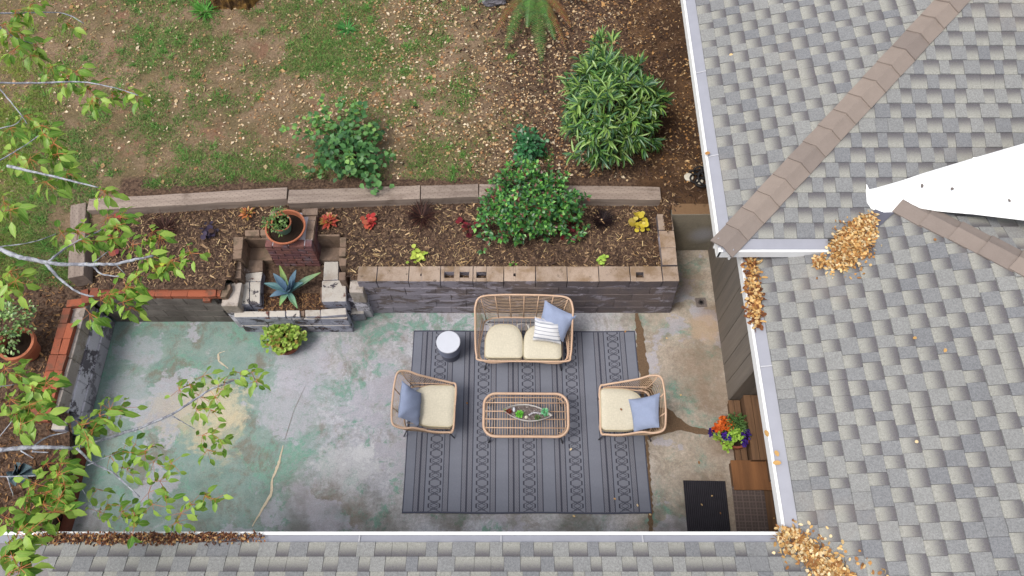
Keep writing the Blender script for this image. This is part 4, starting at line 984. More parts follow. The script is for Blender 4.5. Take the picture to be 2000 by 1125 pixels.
def pillow(name, label, cat, cs, th, mat, fringe=False, seed=0, group=None):
    """square pillow stretched between four world corners (order: bottom left, bottom right, top right, top left)"""
    cs = [Vector(c) for c in cs]; cen = sum(cs, Vector()) / 4; nn = ((cs[1] - cs[0]) + (cs[2] - cs[3])).cross((cs[3] - cs[0]) + (cs[2] - cs[1])).normalized()
    if nn.z < 0: nn = -nn
    n = 18; m = MB(); V = []; UV = []
    for side in (1, -1):
        for j in range(n + 1):
            for i in range(n + 1):
                u, v = i / n, j / n; x, y = 2 * u - 1, 2 * v - 1
                px, py = x * (1 - .075 * (1 - y * y)), y * (1 - .075 * (1 - x * x))
                uu, vv = (px + 1) / 2, (py + 1) / 2; p = cs[0].lerp(cs[1], uu).lerp(cs[3].lerp(cs[2], uu), vv)
                h = th * .5 * max(0, (1 - x ** 4) * (1 - y ** 4)) ** .55 * (.85 + .15 * math.cos(2.2 * x) * math.cos(2.0 * y))
                ed = (1 - x * x) * (1 - y * y)
                wr = .010 * math.sin(9 * x + 6 * y + seed) * (abs(x * y) + .15) + .008 * math.sin(17 * (x - y) + 2 * seed) * max(0, -y) * (1 - abs(x))
                V.append(p + nn * (side * h + wr * min(1, ed * 6))); UV.append((u, v))
    W_ = n + 1; K = W_ * W_
    fs = [(j * W_ + i, j * W_ + i + 1, (j + 1) * W_ + i + 1, (j + 1) * W_ + i) for j in range(n) for i in range(n)]
    if ((V[1] - V[0]).cross(V[W_] - V[0])).dot(nn) < 0: fs = [f[::-1] for f in fs]
    m.add(V, fs + [tuple(K + k for k in f[::-1]) for f in fs], 0, (1, 1, 1), UV)
    t = thing(name, label, cat, tuple(cen), 0, group)
    m.build('cover', M[mat], t, smooth=True)
    if fringe:
        b = MB()
        for i in range(30):
            for e, q in ((cs[3].lerp(cs[2], (i + .5) / 30), (cs[3] - cs[0]).normalized()), (cs[0].lerp(cs[1], (i + .5) / 30), (cs[0] - cs[3]).normalized())):
                f = ((i + .5) / 30) * 2 - 1; e = e - q * (.075 * (1 - f * f) * .20); b.tube([e, e + q * .014 + Vector((random.uniform(-.006, .006), random.uniform(-.006, .006), 0))], .0035, 3)
        tag(b.build('fringe', M['tassel'], t), kind='stuff')
    return t
pillow('throw_pillow', 'plain blue grey linen pillow leaning in the right corner of the loveseat', 'pillow', [P(1047, 650, .46), P(1100, 668, .46), P(1126, 617, .70), P(1064, 586, .76)], .17, 'linen', seed=1, group='blue grey linen pillows')
pillow('striped_pillow', 'small white pillow with thin dark stripes and a fringe on the loveseat', 'pillow', [P(1040, 664, .47), P(1096, 672, .49), P(1096, 627, .66), P(1044, 620, .66)], .13, 'striped', True, 2)
pillow('throw_pillow', 'blue grey linen pillow propped against the back of the left armchair', 'pillow', [P(818, 834, .47), P(823, 768, .47), P(785, 743, .74), P(777, 815, .74)], .15, 'linen', seed=3, group='blue grey linen pillows')
pillow('throw_pillow', 'blue grey linen pillow with a creased corner lying back in the right armchair', 'pillow', [P(1238, 845, .47), P(1227, 780, .47), P(1289, 767, .66), P(1288, 835, .66)], .15, 'linen', seed=4, group='blue grey linen pillows')
def table():
    t = thing('coffee_table', 'oblong rattan coffee table with an open slatted top in the middle of the rug', 'table', (.174, 2.70, .013), -.006)
    L = lambda m, nm, mat: m.build(nm, M[mat], t, smooth=True, local=True); hx, hy, z, r = .525, .275, .41, .15
    def ring(hx, hy, r, z): 
        o = []
        for cx, cy, a0 in ((hx - r, hy - r, 0), (-hx + r, hy - r, 90), (-hx + r, -hy + r, 180), (hx - r, -hy + r, 270)):
            for k in range(9): a = math.radians(a0 + 90 * k / 8); o.append((cx + r * math.cos(a), cy + r * math.sin(a), z))
        return o
    L(MB().tube(ring(hx, hy, r, z), .0175, 8, True), 'rim', 'rattan'); L(MB().tube(ring(hx - .03, hy - .03, r - .02, z - .06), .009, 6, True), 'lower_rim', 'rattan')
    for y in (-.165, -.055, .045, .155): L(MB().tube([(-hx + .005, y, z + .002), (hx - .005, y, z + .002)], .0075, 6), 'top_rail', 'rattan')
    for i in range(31):
        x = -hx + .04 + i * (2 * hx - .08) / 30; e = max(0, abs(x) - (hx - r)); yl = hy - r + math.sqrt(max(0, r * r - e * e)) - .004
        L(MB().tube([(x, -yl, z - .045), (x, -yl + .05, z - .012), (x, 0, z - .006), (x, yl - .05, z - .012), (x, yl, z - .045)], .0042, 4), 'top_strand', 'strand')
    for i in range(44):
        a = i / 44; q = ring(hx, hy, r, z); p = ring(hx - .03, hy - .03, r - .02, z - .06); k = int(a * len(q)); L(MB().tube([q[k], p[k]], .004, 4), 'rim_strand', 'strand')
    for sx in (-1, 1):
        for sy in (-1, 1): L(MB().tube([(sx * (hx - .12), sy * (hy - .07), z - .05), (sx * (hx - .05), sy * (hy - .03), 0)], [.013, .010], 6), 'leg', 'leg')
        L(MB().tube([(sx * (hx - .12), -hy + .07, z - .055), (sx * (hx - .12), hy - .07, z - .055)], .009, 5), 'leg_brace', 'leg')
        for sy in (-1, 1): L(MB().tube([(sx * (hx - .12), sy * (hy - .07), z - .055), (sx * (hx - .04), sy * (hy - .02), z - .01)], .006, 5), 'corner_brace', 'rattan')
table()
def stool():
    t = thing('drum_side_table', 'round drum side table with a pale lid and two tone grey body beside the loveseat', 'side table', (-.829, 3.675, .013)); c = (0, 0, 0)
    b = lambda prof, nm, mat: MB().lathe(prof, c, 48).build(nm, M[mat], t, smooth=False, bevel=.004, local=True)
    b([(.12, 0), (.128, .005), (.128, .21), (.12, .212)], 'lower_drum', 'stool_low'); b([(.14, .205), (.151, .21), (.151, .40), (.148, .402)], 'upper_drum', 'stool_up'); b([(.150, .401), (.157, .403), (.157, .418), (.150, .424)], 'lid', 'stool_top')
stool()
# ---- boat planter on the table
zt = .435
def boat():
    t = thing('boat_planter', 'long white boat shaped planter filled with succulents on the coffee table', 'planter', tuple(P(1031, 807, zt)))
    a, b_ = P(981, 800, zt + .08), P(1079, 812, zt + .08); L = (b_ - a).length; mid = (a + b_) / 2; d = (b_ - a).normalized(); s = Vector((-d.y, d.x, 0)); n = 18; V = []
    prof = lambda f: max(0, 1 - abs(2 * f - 1) ** 2.0)
    m = MB(); rows = []
    for i in range(n + 1):
        f = i / n; w_ = .105 * prof(f) + .001; c = a.lerp(b_, f); up = .025 * abs(2 * f - 1) ** 2
        r = []
        for k, (q, z) in enumerate(((1, 0), (.95, -.05), (.6, -.085), (0, -.085), (-.6, -.085), (-.95, -.05), (-1, 0), (-.92, 0), (-.87, -.04), (0, -.075), (.87, -.04), (.92, 0))): r.append(c + s * (w_ * q) + Vector((0, 0, z * (1 - .5 * abs(2 * f - 1) ** 3) + up)))
        rows.append(r)
    K = 12; m.add([v for r in rows for v in r], [(i * K + k, i * K + (k + 1) % K, (i + 1) * K + (k + 1) % K, (i + 1) * K + k) for i in range(n) for k in range(K)])
    m.build('hull', M['silver'], t, smooth=False)
    so = []; 
    for i in range(n + 1): f = i / n; c = a.lerp(b_, f); so.append((c + s * (.088 * prof(f)), c - s * (.088 * prof(f))))
    mm = MB(); mm.add([(p.x, p.y, zt + .06 + random.uniform(-.006, .006)) for q in so for p in q], [(2 * i, 2 * i + 1, 2 * i + 3, 2 * i + 2) for i in range(n)]); mm.build('gravel', M['gravel'], t)
    return t
M['gravel'] = simple('grey_gravel', A(122, 110, 106), .5, 120, .9, 1, .01)
boat()
def rosette(name, label, cat, c, rad, n, cols, lw=.5, tilt=.55, tmpl=ROUND, mat='gloss', group=None, rings=3, domez=.5, part='leaf_rosette', stem=True, seed=0):
    rng = np.random.default_rng(seed + 5); t = thing(name, label, cat, tuple(c), 0, group)
    k = np.arange(n); f = (k + .5) / n; ang = k * 2.39996 + rng.uniform(-.2, .2, n); r = rad * np.sqrt(f)
    d = np.stack([np.cos(ang), np.sin(ang), (1 - f) * 1.6 * tilt + .05], 1); base = np.stack([np.cos(ang) * r * .35, np.sin(ang) * r * .35, (1 - f) * rad * domez], 1) + np.array(c)
    o = field(part, base, d, np.tile([0, 0, 1.], (n, 1)) + rng.uniform(-.2, .2, (n, 3)), rad * (.42 + .35 * f), rad * lw * (.6 + .5 * f), palette(cols, n, .16, rng), tmpl, M[mat], t, None)
    if stem: MB().tube([Vector(c) - Vector((0, 0, .03)), Vector(c) + Vector((0, 0, rad * domez * .6))], rad * .12, 6).build('stem', M['stem'], t)
    return t
rosette('succulent', 'deep red succulent rosette at the left tip of the boat planter', 'succulent', P(994, 804, zt + .075), .045, 26, [A(120, 40, 30), A(150, 60, 40)], .45, 1.2, LEAF4, 'gloss', 'succulents in the boat planter')
rosette('succulent', 'bright lime succulent rosette left of centre in the boat planter', 'succulent', P(1015, 809, zt + .075), .055, 34, [A(110, 200, 60), A(80, 170, 50), A(140, 220, 90)], .55, 1.0, LEAF4, 'gloss', 'succulents in the boat planter', seed=2)
rosette('succulent', 'minty green spiky succulent at the right end of the boat planter', 'succulent', P(1064, 805, zt + .08), .06, 40, [A(110, 200, 140), A(70, 150, 80), A(150, 220, 170)], .35, 1.1, LEAF4, 'gloss', 'succulents in the boat planter', seed=3)
rosette('succulent', 'small dark green ground succulent beside the striped twig in the boat planter', 'succulent', P(1050, 816, zt + .06), .05, 24, [A(60, 100, 50), A(90, 120, 60)], .4, .6, LEAF4, 'gloss', 'succulents in the boat planter', seed=4)
rosette('succulent', 'pale yellow green tip leaf cluster at the left point of the boat planter', 'succulent', P(986, 801, zt + .075), .025, 8, [A(170, 190, 90)], .5, .6, LEAF4, 'gloss', 'succulents in the boat planter', seed=4)
def twig():
    t = thing('driftwood', 'pale speckled piece of driftwood lying in the boat planter', 'driftwood', tuple(P(1043, 808, zt + .08)))
    pts = crom([P(1033, 811, zt + .08), P(1040, 807, zt + .095), P(1048, 806, zt + .095), P(1056, 808, zt + .085)], 5); MB().tube(pts, [.008 + .004 * math.sin(i * 1.9) + .004 for i in range(len(pts))], 8).build('stick', M['spotty'], t, smooth=True)
    t = thing('pale_pebble', 'tan pebble near the front rim of the boat planter', 'pebble', tuple(P(1028, 815, zt + .07))); MB().lathe([(.004, -.02), (.02, -.012), (.024, 0), (.018, .014), (.006, .02)], tuple(P(1028, 815, zt + .075)), 10).build('stone', M['beige'], t, smooth=True)
    t = thing('pale_pebble', 'lilac grey pebble beside the red succulent in the boat planter', 'pebble', tuple(P(1004, 800, zt + .07))); MB().lathe([(.004, -.02), (.022, -.012), (.026, 0), (.02, .012), (.006, .018)], tuple(P(1004, 800, zt + .075)), 10, ell=(.7, 1.3)).build('stone', M['stool_top'], t, smooth=True)
tq = NT('speckled_driftwood'); tq.col(tq.mix(tq.step(tq.noise(120, 2, .5), .45, .55), A(222, 218, 222), A(110, 104, 116))); M['spotty'] = tq.m
twig()
# ---- small fixtures
t = thing('floor_drain', 'small square metal floor drain set in the alley concrete', 'drain', tuple(P(1369, 591, 0)), .06)
p = P(1369, 591, 0); m = MB(); m.box((-.075, -.07, 0), (.075, .07, .012)); m.build('plate', M['drain'], t, bevel=.003, local=True)
for k in range(6):
    a = k * math.pi / 6; MB().box((-.045, -.004, .0125), (.045, .004, .017)).build('grate_bar', M['blackrubber'], t, local=True).rotation_euler = (0, 0, a)
def hose():
    t = thing('garden_hose', 'loose coil of black hose on the dark soil under the upper eave', 'hose', tuple(P(1362, 352, 1.0)))
    z0 = float(gz(1.9, 5.9)) + .02
    for i, (px, py, r, tl) in enumerate(((1357, 350, .065, .3), (1369, 358, .085, -.2), (1372, 345, .07, .8), (1378, 352, .11, .4), (1366, 338, .09, 1.2), (1385, 340, .12, .6))):
        c = P(px, py, z0 + .02); MB().tube([c + Vector((r * math.cos(a), r * math.sin(a) * math.cos(tl), r * math.sin(a) * math.sin(tl) * .5 + .02 + .01 * i)) for a in np.linspace(0, 2 * math.pi, 22)[:-1]], .013, 6, True).build('coil', M['blackrubber'], t, smooth=True)
    MB().tube(crom([P(1345, 335, z0 + .03), P(1365, 332, z0 + .06), P(1385, 328, z0 + .04), P(1400, 330, z0)], 5), .012, 6).build('tail', M['blackrubber'], t, smooth=True)
    for (px, py, r, lab) in ((1345, 347, .065, 'flat round off white disc lying left of the black hose coil'), (1366, 355, .05, 'smaller cream disc lying inside a loop of the black hose')):
        c = P(px, py, z0); t2 = thing('plastic_lid', lab, 'lid', tuple(c)); MB().lathe([(r * .9, 0), (r, .006), (r, .022), (r * .85, .03), (r * .3, .033)], tuple(c), 24).build('disc', M['offwhite'], t2, smooth=True)
hose()

# ================================================================== PLANTS
G1 = [A(74, 122, 58), A(96, 146, 66), A(60, 104, 54), A(120, 166, 80)]
def ellipsoid_leaves(n, c, rad, rng, inner=.55, lump=.25, zlo=-.25, seed=0):
    d = rdir(int(n * 1.8), 1, rng); d = d[d[:, 2] > zlo][:n]; n = len(d)
    az = np.arctan2(d[:, 1], d[:, 0]); lp = 1 + lump * np.sin(3 * az + seed) * .6 + lump * np.sin(7 * az + 2.1 * seed + 4 * d[:, 2]) * .5
    r = (inner + (1 - inner) * rng.random(n) ** .5) * lp * (1 + .09 * rng.normal(size=n) * (rng.random(n) < .5))
    return d * r[:, None] * np.array(rad) + np.array(c), d
def shrub(name, label, cat, c, rad, n, ln, wd, cols, tmpl=LEAF8, mat='leaf', droop=.1, up=.6, group=None, seed=1, inner=.5, lump=.25, nparts=0, ntwig=14, extra=None, zlo=-.25, clusters=0):
    rng = np.random.default_rng(seed); t = thing(name, label, cat, (c[0], c[1], c[2]), 0, group); cz = np.array([c[0], c[1], c[2] + rad[2] * .5])
    if clusters:                                               # leaves in whorls at twig tips
        tip, d0 = ellipsoid_leaves(clusters, cz, rad, rng, inner, lump, zlo, seed); k = max(1, n // len(tip)); pos = np.repeat(tip, k, 0); d0 = np.repeat(d0, k, 0)
        a = rng.normal(size=pos.shape); d = nrmz(a + d0 * .9 + np.array([0, 0, -droop]) * 1.0)
        pos = pos + d * .01
    else:
        pos, d0 = ellipsoid_leaves(n, cz, rad, rng, inner, lump, zlo, seed); d = nrmz(d0 * .7 + rng.normal(size=pos.shape) * .55 + np.array([0, 0, -droop]))
    N = len(pos); nr = nrmz(d0 * .5 + np.array([0, 0, up]) + rng.normal(size=pos.shape) * .3)
    g = (.82 + .36 * vnoise(pos[:, 0], pos[:, 1], 9, seed)); col = palette(cols, N, .2, rng) * g[:, None]
    L = ln * rng.uniform(.65, 1.15, N); W_ = wd * rng.uniform(.75, 1.15, N)
    if nparts:                                                  # the outermost leaves are parts of their own
        depth = ((pos - cz) / np.array(rad)); o_ = np.argsort(-(depth ** 2).sum(1) - 1.0 * depth[:, 2]); pick = o_[:nparts]; rest = o_[nparts:]
        mes = [field_mesh('leaf', np.zeros((1, 3)), np.array([[1., 0, 0]]), np.array([[0, 0, 1.]]), 1.0, wd / ln, np.array([cols[k % len(cols)][:3]]), tmpl, M[mat]) for k in range(6)]
        for i in pick:
            x = Vector(d[i]); y = Vector(nr[i]).cross(x).normalized(); z = x.cross(y); mm = Matrix((x, y, z)).transposed().to_4x4(); mm.translation = Vector(pos[i]); inst('leaf', mes[int(rng.integers(6))], t, mm @ Matrix.Diagonal((L[i], L[i] * W_[i] / L[i] / wd * ln, L[i], 1)))
        pos, d, nr, L, W_, col = pos[rest], d[rest], nr[rest], L[rest], W_[rest], col[rest]
    field('foliage', pos, d, nr, L, W_, col, tmpl, M[mat], t, 'stuff')
    for i in range(ntwig):
        q = pos[int(rng.integers(len(pos)))]; b = Vector((c[0] + rng.uniform(-.04, .04), c[1] + rng.uniform(-.04, .04), c[2] - .03)); q = Vector(q); m_ = b.lerp(q, .5) + Vector((0, 0, .06))
        MB().tube([b, m_, q], [.012 * rad[0] + .004, .008 * rad[0] + .003, .002], 5).build('stem', M['stem'], t)
    if extra: extra(t, rng, cz, rad)
    return t
def G(px, py, z=.95):
    p = P(px, py, z)
    for _ in range(4): p = P(px, py, float(gz(p.x, p.y)))
    return p
c = G(690, 308)
shrub('lawn_shrub', 'loose broad leaved green shrub on the worn lawn above the timbers', 'shrub', (c.x + .02, c.y - .05, c.z), (.48, .50, .34), 620, .095, .068, [A(78, 128, 72), A(98, 150, 84), A(62, 108, 64), A(112, 164, 92)], LEAF8, 'leaf', .25, 1.2, seed=4, inner=.25, lump=.5, nparts=250, ntwig=26)
c2 = G(628, 262); 
def sprays(t, rng, cz, rad):
    for ang, r in ((2.6, .72), (2.1, .8), (1.7, .74), (2.95, .85), (2.35, .62), (1.3, .6), (.4, .45), (-1.2, .5)):
        tip = Vector((cz[0] + r * math.cos(ang), cz[1] + r * math.sin(ang), cz[2] + .12)); b = Vector((cz[0], cz[1], cz[2] - .2)); pts = [b.lerp(tip, f) + Vector((0, 0, .16 * math.sin(math.pi * f))) for f in np.linspace(0, 1, 7)]
        MB().tube(pts, [.008, .007, .006, .005, .004, .003, .002], 5).build('branch', M['stem'], t)
        n = 34; f = rng.uniform(.35, 1, n); p = np.array([tuple(b.lerp(tip, float(q)) + Vector((0, 0, .16 * math.sin(math.pi * q)))) for q in f]) + rng.normal(size=(n, 3)) * .035
        field('foliage', p, rng.normal(size=(n, 3)) * .8 + np.array([math.cos(ang), math.sin(ang), -.2]), np.tile([0, 0, 1.], (n, 1)) + rng.normal(size=(n, 3)) * .3, .085 * rng.uniform(.7, 1.1, n), .06, palette([A(84, 132, 72), A(108, 156, 84), A(140, 186, 90)], n, .15, rng), LEAF8, M['leaf'], t, 'stuff')
sprays(bpy.data.objects['lawn_shrub'], np.random.default_rng(8), (c.x - .08, c.y + .02, c.z + .25), (.5, .5, .4))
c = P(1035, 432, .86)
shrub('glossy_bush', 'dense glossy green bush with reddish tips growing over the timber in the bed', 'shrub', (c.x, c.y + .10, .85), (.66, .60, .42), 5200, .072, .042, [A(66, 118, 58), A(88, 148, 66), A(52, 96, 56), A(112, 176, 80), A(64, 120, 72), A(74, 124, 64), A(80, 140, 62), A(134, 190, 92), A(128, 76, 66)], LEAF4, 'gloss', .15, 1.3, seed=9, inner=.3, lump=.22, ntwig=22, clusters=560)
c = P(1032, 290, .97)
shrub('small_leafy_shrub', 'small dark green leafy shrub above the glossy bush at the lawn edge', 'shrub', (c.x, c.y - .05, .95), (.21, .27, .2), 330, .075, .052, [A(52, 112, 66), A(66, 132, 74), A(44, 96, 58)], LEAF8, 'gloss', .2, 1.1, seed=14, inner=.3, lump=.45, ntwig=8)
c = P(1198, 210, 1.0)
def longtips(t, rng, cz, rad):
    for i in range(7):
        a = rng.uniform(0, 6.28); tip = Vector((cz[0] + rad[0] * 1.12 * math.cos(a), cz[1] + rad[1] * 1.12 * math.sin(a), cz[2] + rng.uniform(-.1, .15)))
        MB().tube([Vector((cz[0], cz[1], cz[2])), tip], [.006, .003], 4).build('stem', M['stem'], t)
shrub('long_leaved_bush', 'large round bush of long narrow strappy green leaves beside the upper eave', 'shrub', (c.x - .13, c.y - .36, .96), (.59, .88, .70), 4000, .185, .032, [A(82, 124, 62), A(106, 148, 70), A(62, 102, 58), A(128, 164, 78), A(76, 114, 80), A(148, 178, 94)], LEAF8, 'gloss', .35, .8, seed=21, inner=.5, lump=.27, nparts=300, ntwig=30, clusters=400, extra=longtips, zlo=-.1)
# fern: every frond is a part
def fern():
    b = P(1040, -18, 1.05); t = thing('sword_fern', 'large fern with drooping fronds at the top edge of the photo beside the rock', 'fern', tuple(b)); rng = np.random.default_rng(5)
    for px, py, brown, wd in ((960, 78, .6, .06), (985, 103, .2, .075), (1058, 128, 0, .10), (1085, 85, .1, .08), (1118, 60, .5, .07), (1108, 105, .85, .05), (1010, 10, 0, .07), (1030, 60, .1, .08), (1150, 10, .3, .07), (930, 10, .2, .07), (1040, -120, 0, .09), (1110, -90, 0, .09), (960, -90, 0, .09)):
        e = P(px, py, 1.08); n = 44; rows = []
        pts = [b.lerp(e, f) + Vector((0, 0, .20 * math.sin(math.pi * min(1, f * .92 + .04)) ** .9)) for f in np.linspace(0, 1, 26)]
        m = MB(); m.tube(pts, [.005 * (1 - .7 * i / 25) for i in range(26)], 4, col=A(110, 130, 60)[:3])
        base = A(112, 148, 70) if brown < .4 else A(128, 116, 60); tipc = A(86, 130, 62) if brown < .3 else A(150, 96, 56)
        for i in range(n):
            f = .08 + .9 * i / n; k = min(24, int(f * 25)); p = pts[k].lerp(pts[k + 1], f * 25 - k); d = (pts[k + 1] - pts[k]).normalized(); s = d.cross(Vector((0, 0, 1))).normalized(); up = s.cross(d)
            L = wd * (math.sin(math.pi * (f * .82 + .17))) ** .7 * 1.6
            for sg in (-1, 1):
                q = (s * sg + d * .35 - up * .1).normalized(); w_ = d * .009; j = random.uniform(.85, 1.1); cc = [base[x] * (1 - f) + tipc[x] * f for x in range(3)]; cc = tuple(x * random.uniform(.75, 1.2) for x in cc)
                m.add([p - w_, p + w_, p + q * L * .6 * j + w_ * .7 - up * .004, p + q * L * j - up * .012, p + q * L * .6 * j - w_ * .7 - up * .004], [(0, 1, 2, 4), (4, 2, 3)], 0, cc)
        m.build('frond', M['leaf'], t)
fern()
t = thing('rock', 'rough grey rock at the top edge of the photo beside the fern', 'rock', tuple(P(966, 3, 1.0))); 
def rock(c, r, sq, mat, par, nm):
    bm = bmesh.new(); bmesh.ops.create_icosphere(bm, subdivisions=3, radius=1); v = MB()
    for q in bm.verts: 
        k = 1 + .22 * math.sin(3 * q.co.x + 1) * math.cos(4 * q.co.y) + .1 * math.sin(9 * q.co.z + 5 * q.co.x); v.v.append((c[0] + q.co.x * r * k, c[1] + q.co.y * r * k * sq[0], c[2] + q.co.z * r * k * sq[1]))
    for f in bm.faces: v.f.append(tuple(x.index for x in f.verts)); v.mi.append(0); v.c.append([(1, 1, 1)] * 3); v.uv.append([(0, 0)] * 3)
    bm.free(); return v.build(nm, M[mat], par)
rock(P(966, -4, 1.05), .19, (.8, .6), 'stone', t, 'stone')
t = thing('tree_stump', 'old mossy brown tree stump cut off by the top edge of the photo', 'stump', tuple(P(455, 0, 1.0)))
def stump():
    c = P(455, 12, 1.0); c.y += .28; n = 44; m = MB(); V = []
    for z, k in ((-.1, 1.18), (.05, 1.1), (.22, 1.0), (.42, .95), (.5, .9)):
        for i in range(n):
            a = 2 * math.pi * i / n; r = .38 * k * (1 + .09 * math.sin(5 * a) + .05 * math.sin(11 * a + z * 6) + .04 * math.sin(23 * a)); V.append((c.x + r * math.cos(a), c.y + r * math.sin(a) * .9, c.z + z + .03 * math.sin(7 * a)))
    fs = [(j * n + i, j * n + (i + 1) % n, (j + 1) * n + (i + 1) % n, (j + 1) * n + i) for j in range(4) for i in range(n)] + [tuple(4 * n + i for i in range(n))]
    m.add(V, fs); m.build('trunk', M['stump'], t)
stump()
# bed plants
zb = .855
def heuchera(label, px, rad, n, cols, seed, name='coral_bells', up=.5):
    c = P(*px, zb + .04); c.z = float(gz(c.x, c.y)); rng = np.random.default_rng(seed + 70); t = thing(name, label, 'plant', tuple(c), 0, 'small colourful bedding plants')
    k = int(rng.integers(4, 6)); cl = rng.normal(0, .42, (k, 2)) * rad; n = int(n * 1.3); w_ = rng.integers(0, k, n); off = rng.normal(0, .30 * rad, (n, 2)); q = cl[w_] + off
    pos = np.stack([c.x + q[:, 0], c.y + q[:, 1], c.z + .02 + rng.uniform(.0, .09, n) * rad / .13], 1); a = np.arctan2(off[:, 1], off[:, 0]); L = rad * rng.uniform(.3, .62, n)
    d = np.stack([np.cos(a), np.sin(a), rng.uniform(-.25, .3, n)], 1); pos -= d * (L * .4)[:, None]
    col = palette(cols, n, .2, rng); dead = rng.random(n) < .12; col[dead] = col[dead] * .55 + np.array(A(120, 86, 50)[:3]) * .45
    field('foliage', pos, d, np.tile([0, 0, 1.], (n, 1)) + rng.normal(size=(n, 3)) * .35, L, L * rng.uniform(.8, 1.1, n), col, ROUND, M['petal'], t, 'stuff')
    for i in range(5): e = pos[int(rng.integers(n))]; MB().tube([(c.x, c.y, c.z - .02), tuple(e)], [.004, .002], 4).build('stem', M['stem'], t)
    return t
heuchera('bright coral red leafed plant right of the chimney, nearest the stone pot', (722, 434), .14, 22, [A(214, 84, 76), A(226, 112, 88), A(196, 66, 66)], 1)
heuchera('lime yellow leafed plant just above the block wall, left of centre', (817, 499), .115, 26, [A(196, 214, 92), A(214, 228, 110), A(170, 196, 80)], 2)
heuchera('dark crimson leafed plant at the left foot of the glossy bush', (919, 440), .14, 22, [A(120, 40, 50), A(96, 34, 44), A(150, 50, 60)], 3)
heuchera('golden yellow leafed plant near the right end of the bed', (1248, 438), .16, 22, [A(226, 206, 76), A(212, 190, 66), A(236, 216, 110)], 4)
heuchera('small lime green plant just above the block wall near its right end', (1177, 508), .09, 18, [A(168, 206, 86), A(190, 220, 100)], 5)
heuchera('dark red leafed plant peeping out right of the glossy bush', (1112, 452), .11, 16, [A(134, 44, 52), A(110, 40, 46)], 6)
heuchera('salmon red leafed plant under the left branches beside the crosswise timber', (224, 468), .16, 24, [A(206, 104, 92), A(190, 84, 84), A(140, 60, 70)], 7)
heuchera('yellow green leafed plant under the branches near the orange brick row', (311, 528), .12, 26, [A(190, 208, 70), A(206, 222, 90)], 8)
heuchera('purple black leafed plant in the left part of the bed', (408, 452), .13, 22, [A(62, 54, 74), A(80, 70, 92), A(50, 42, 56)], 9)
heuchera('tiny green seedling by the block wall left of the glossy bush tip', (998, 518), .05, 10, [A(110, 170, 70)], 10)
rosette('succulent', 'orange and green spiky succulent left of the chimney near the long timber', 'plant', P(484, 418, zb + .03), .12, 26, [A(196, 118, 66), A(170, 140, 70), A(210, 130, 80)], .3, .8, LEAF4, 'gloss', 'small colourful bedding plants', seed=11)
rosette('succulent', 'coral orange succulent rosettes right beside the brick chimney', 'plant', P(643, 433, zb + .03), .14, 44, [A(224, 110, 88), A(206, 90, 74), A(190, 150, 76)], .35, .8, LEAF4, 'gloss', 'small colourful bedding plants', seed=12)
def tuft(name, label, c, n, ln, cols, seed, cat='grass', spread=.05, up=1.0, w_=.008, group=None):
    rng = np.random.default_rng(seed); t = thing(name, label, cat, tuple(c), 0, group); a = rng.uniform(0, 6.28, n); e = rng.uniform(.15, 1.2, n)
    d = np.stack([np.cos(a), np.sin(a), up * e], 1); pos = np.array(c) + np.stack([np.cos(a) * spread * rng.random(n), np.sin(a) * spread * rng.random(n), np.zeros(n)], 1)
    field('blades', pos, d, np.tile([0, 0, 1.], (n, 1)), ln * rng.uniform(.5, 1.1, n), w_, palette(cols, n, .3, rng), BLADE, M['grass'], t, 'stuff'); return t
def bz(px, py): p = P(px, py, zb); return (p.x, p.y, float(gz(p.x, p.y)))
GR = 'dark ornamental grasses in the bed'
tuft('ornamental_grass', 'dark bronze tuft of grass in the middle of the bed by the timber', bz(824, 424), 260, .26, [A(70, 44, 40), A(96, 62, 52), A(52, 34, 34)], 1, group=GR)
tuft('ornamental_grass', 'nearly black tuft of grass between the glossy bush and the golden plant', bz(1176, 432), 300, .20, [A(40, 28, 30), A(58, 40, 40), A(30, 22, 24)], 2, group=GR)
tuft('ornamental_grass', 'dark brown tuft of grass in the left part of the bed under the branches', bz(322, 448), 260, .26, [A(66, 42, 38), A(92, 60, 50)], 3, group=GR)
g = G(678, 58); tuft('grass_clump', 'strappy bright green clump on the litter strewn lawn near the top edge', (g.x, g.y, g.z), 60, .2, [A(66, 130, 62), A(84, 150, 74)], 4, 'plant', .03, .7, .022)
g = G(400, 22); tuft('grass_clump', 'bright green weed clump at the left foot of the tree stump', (g.x, g.y, g.z), 110, .2, [A(74, 140, 54), A(96, 160, 66)], 5, 'plant', .14, .9, .018)
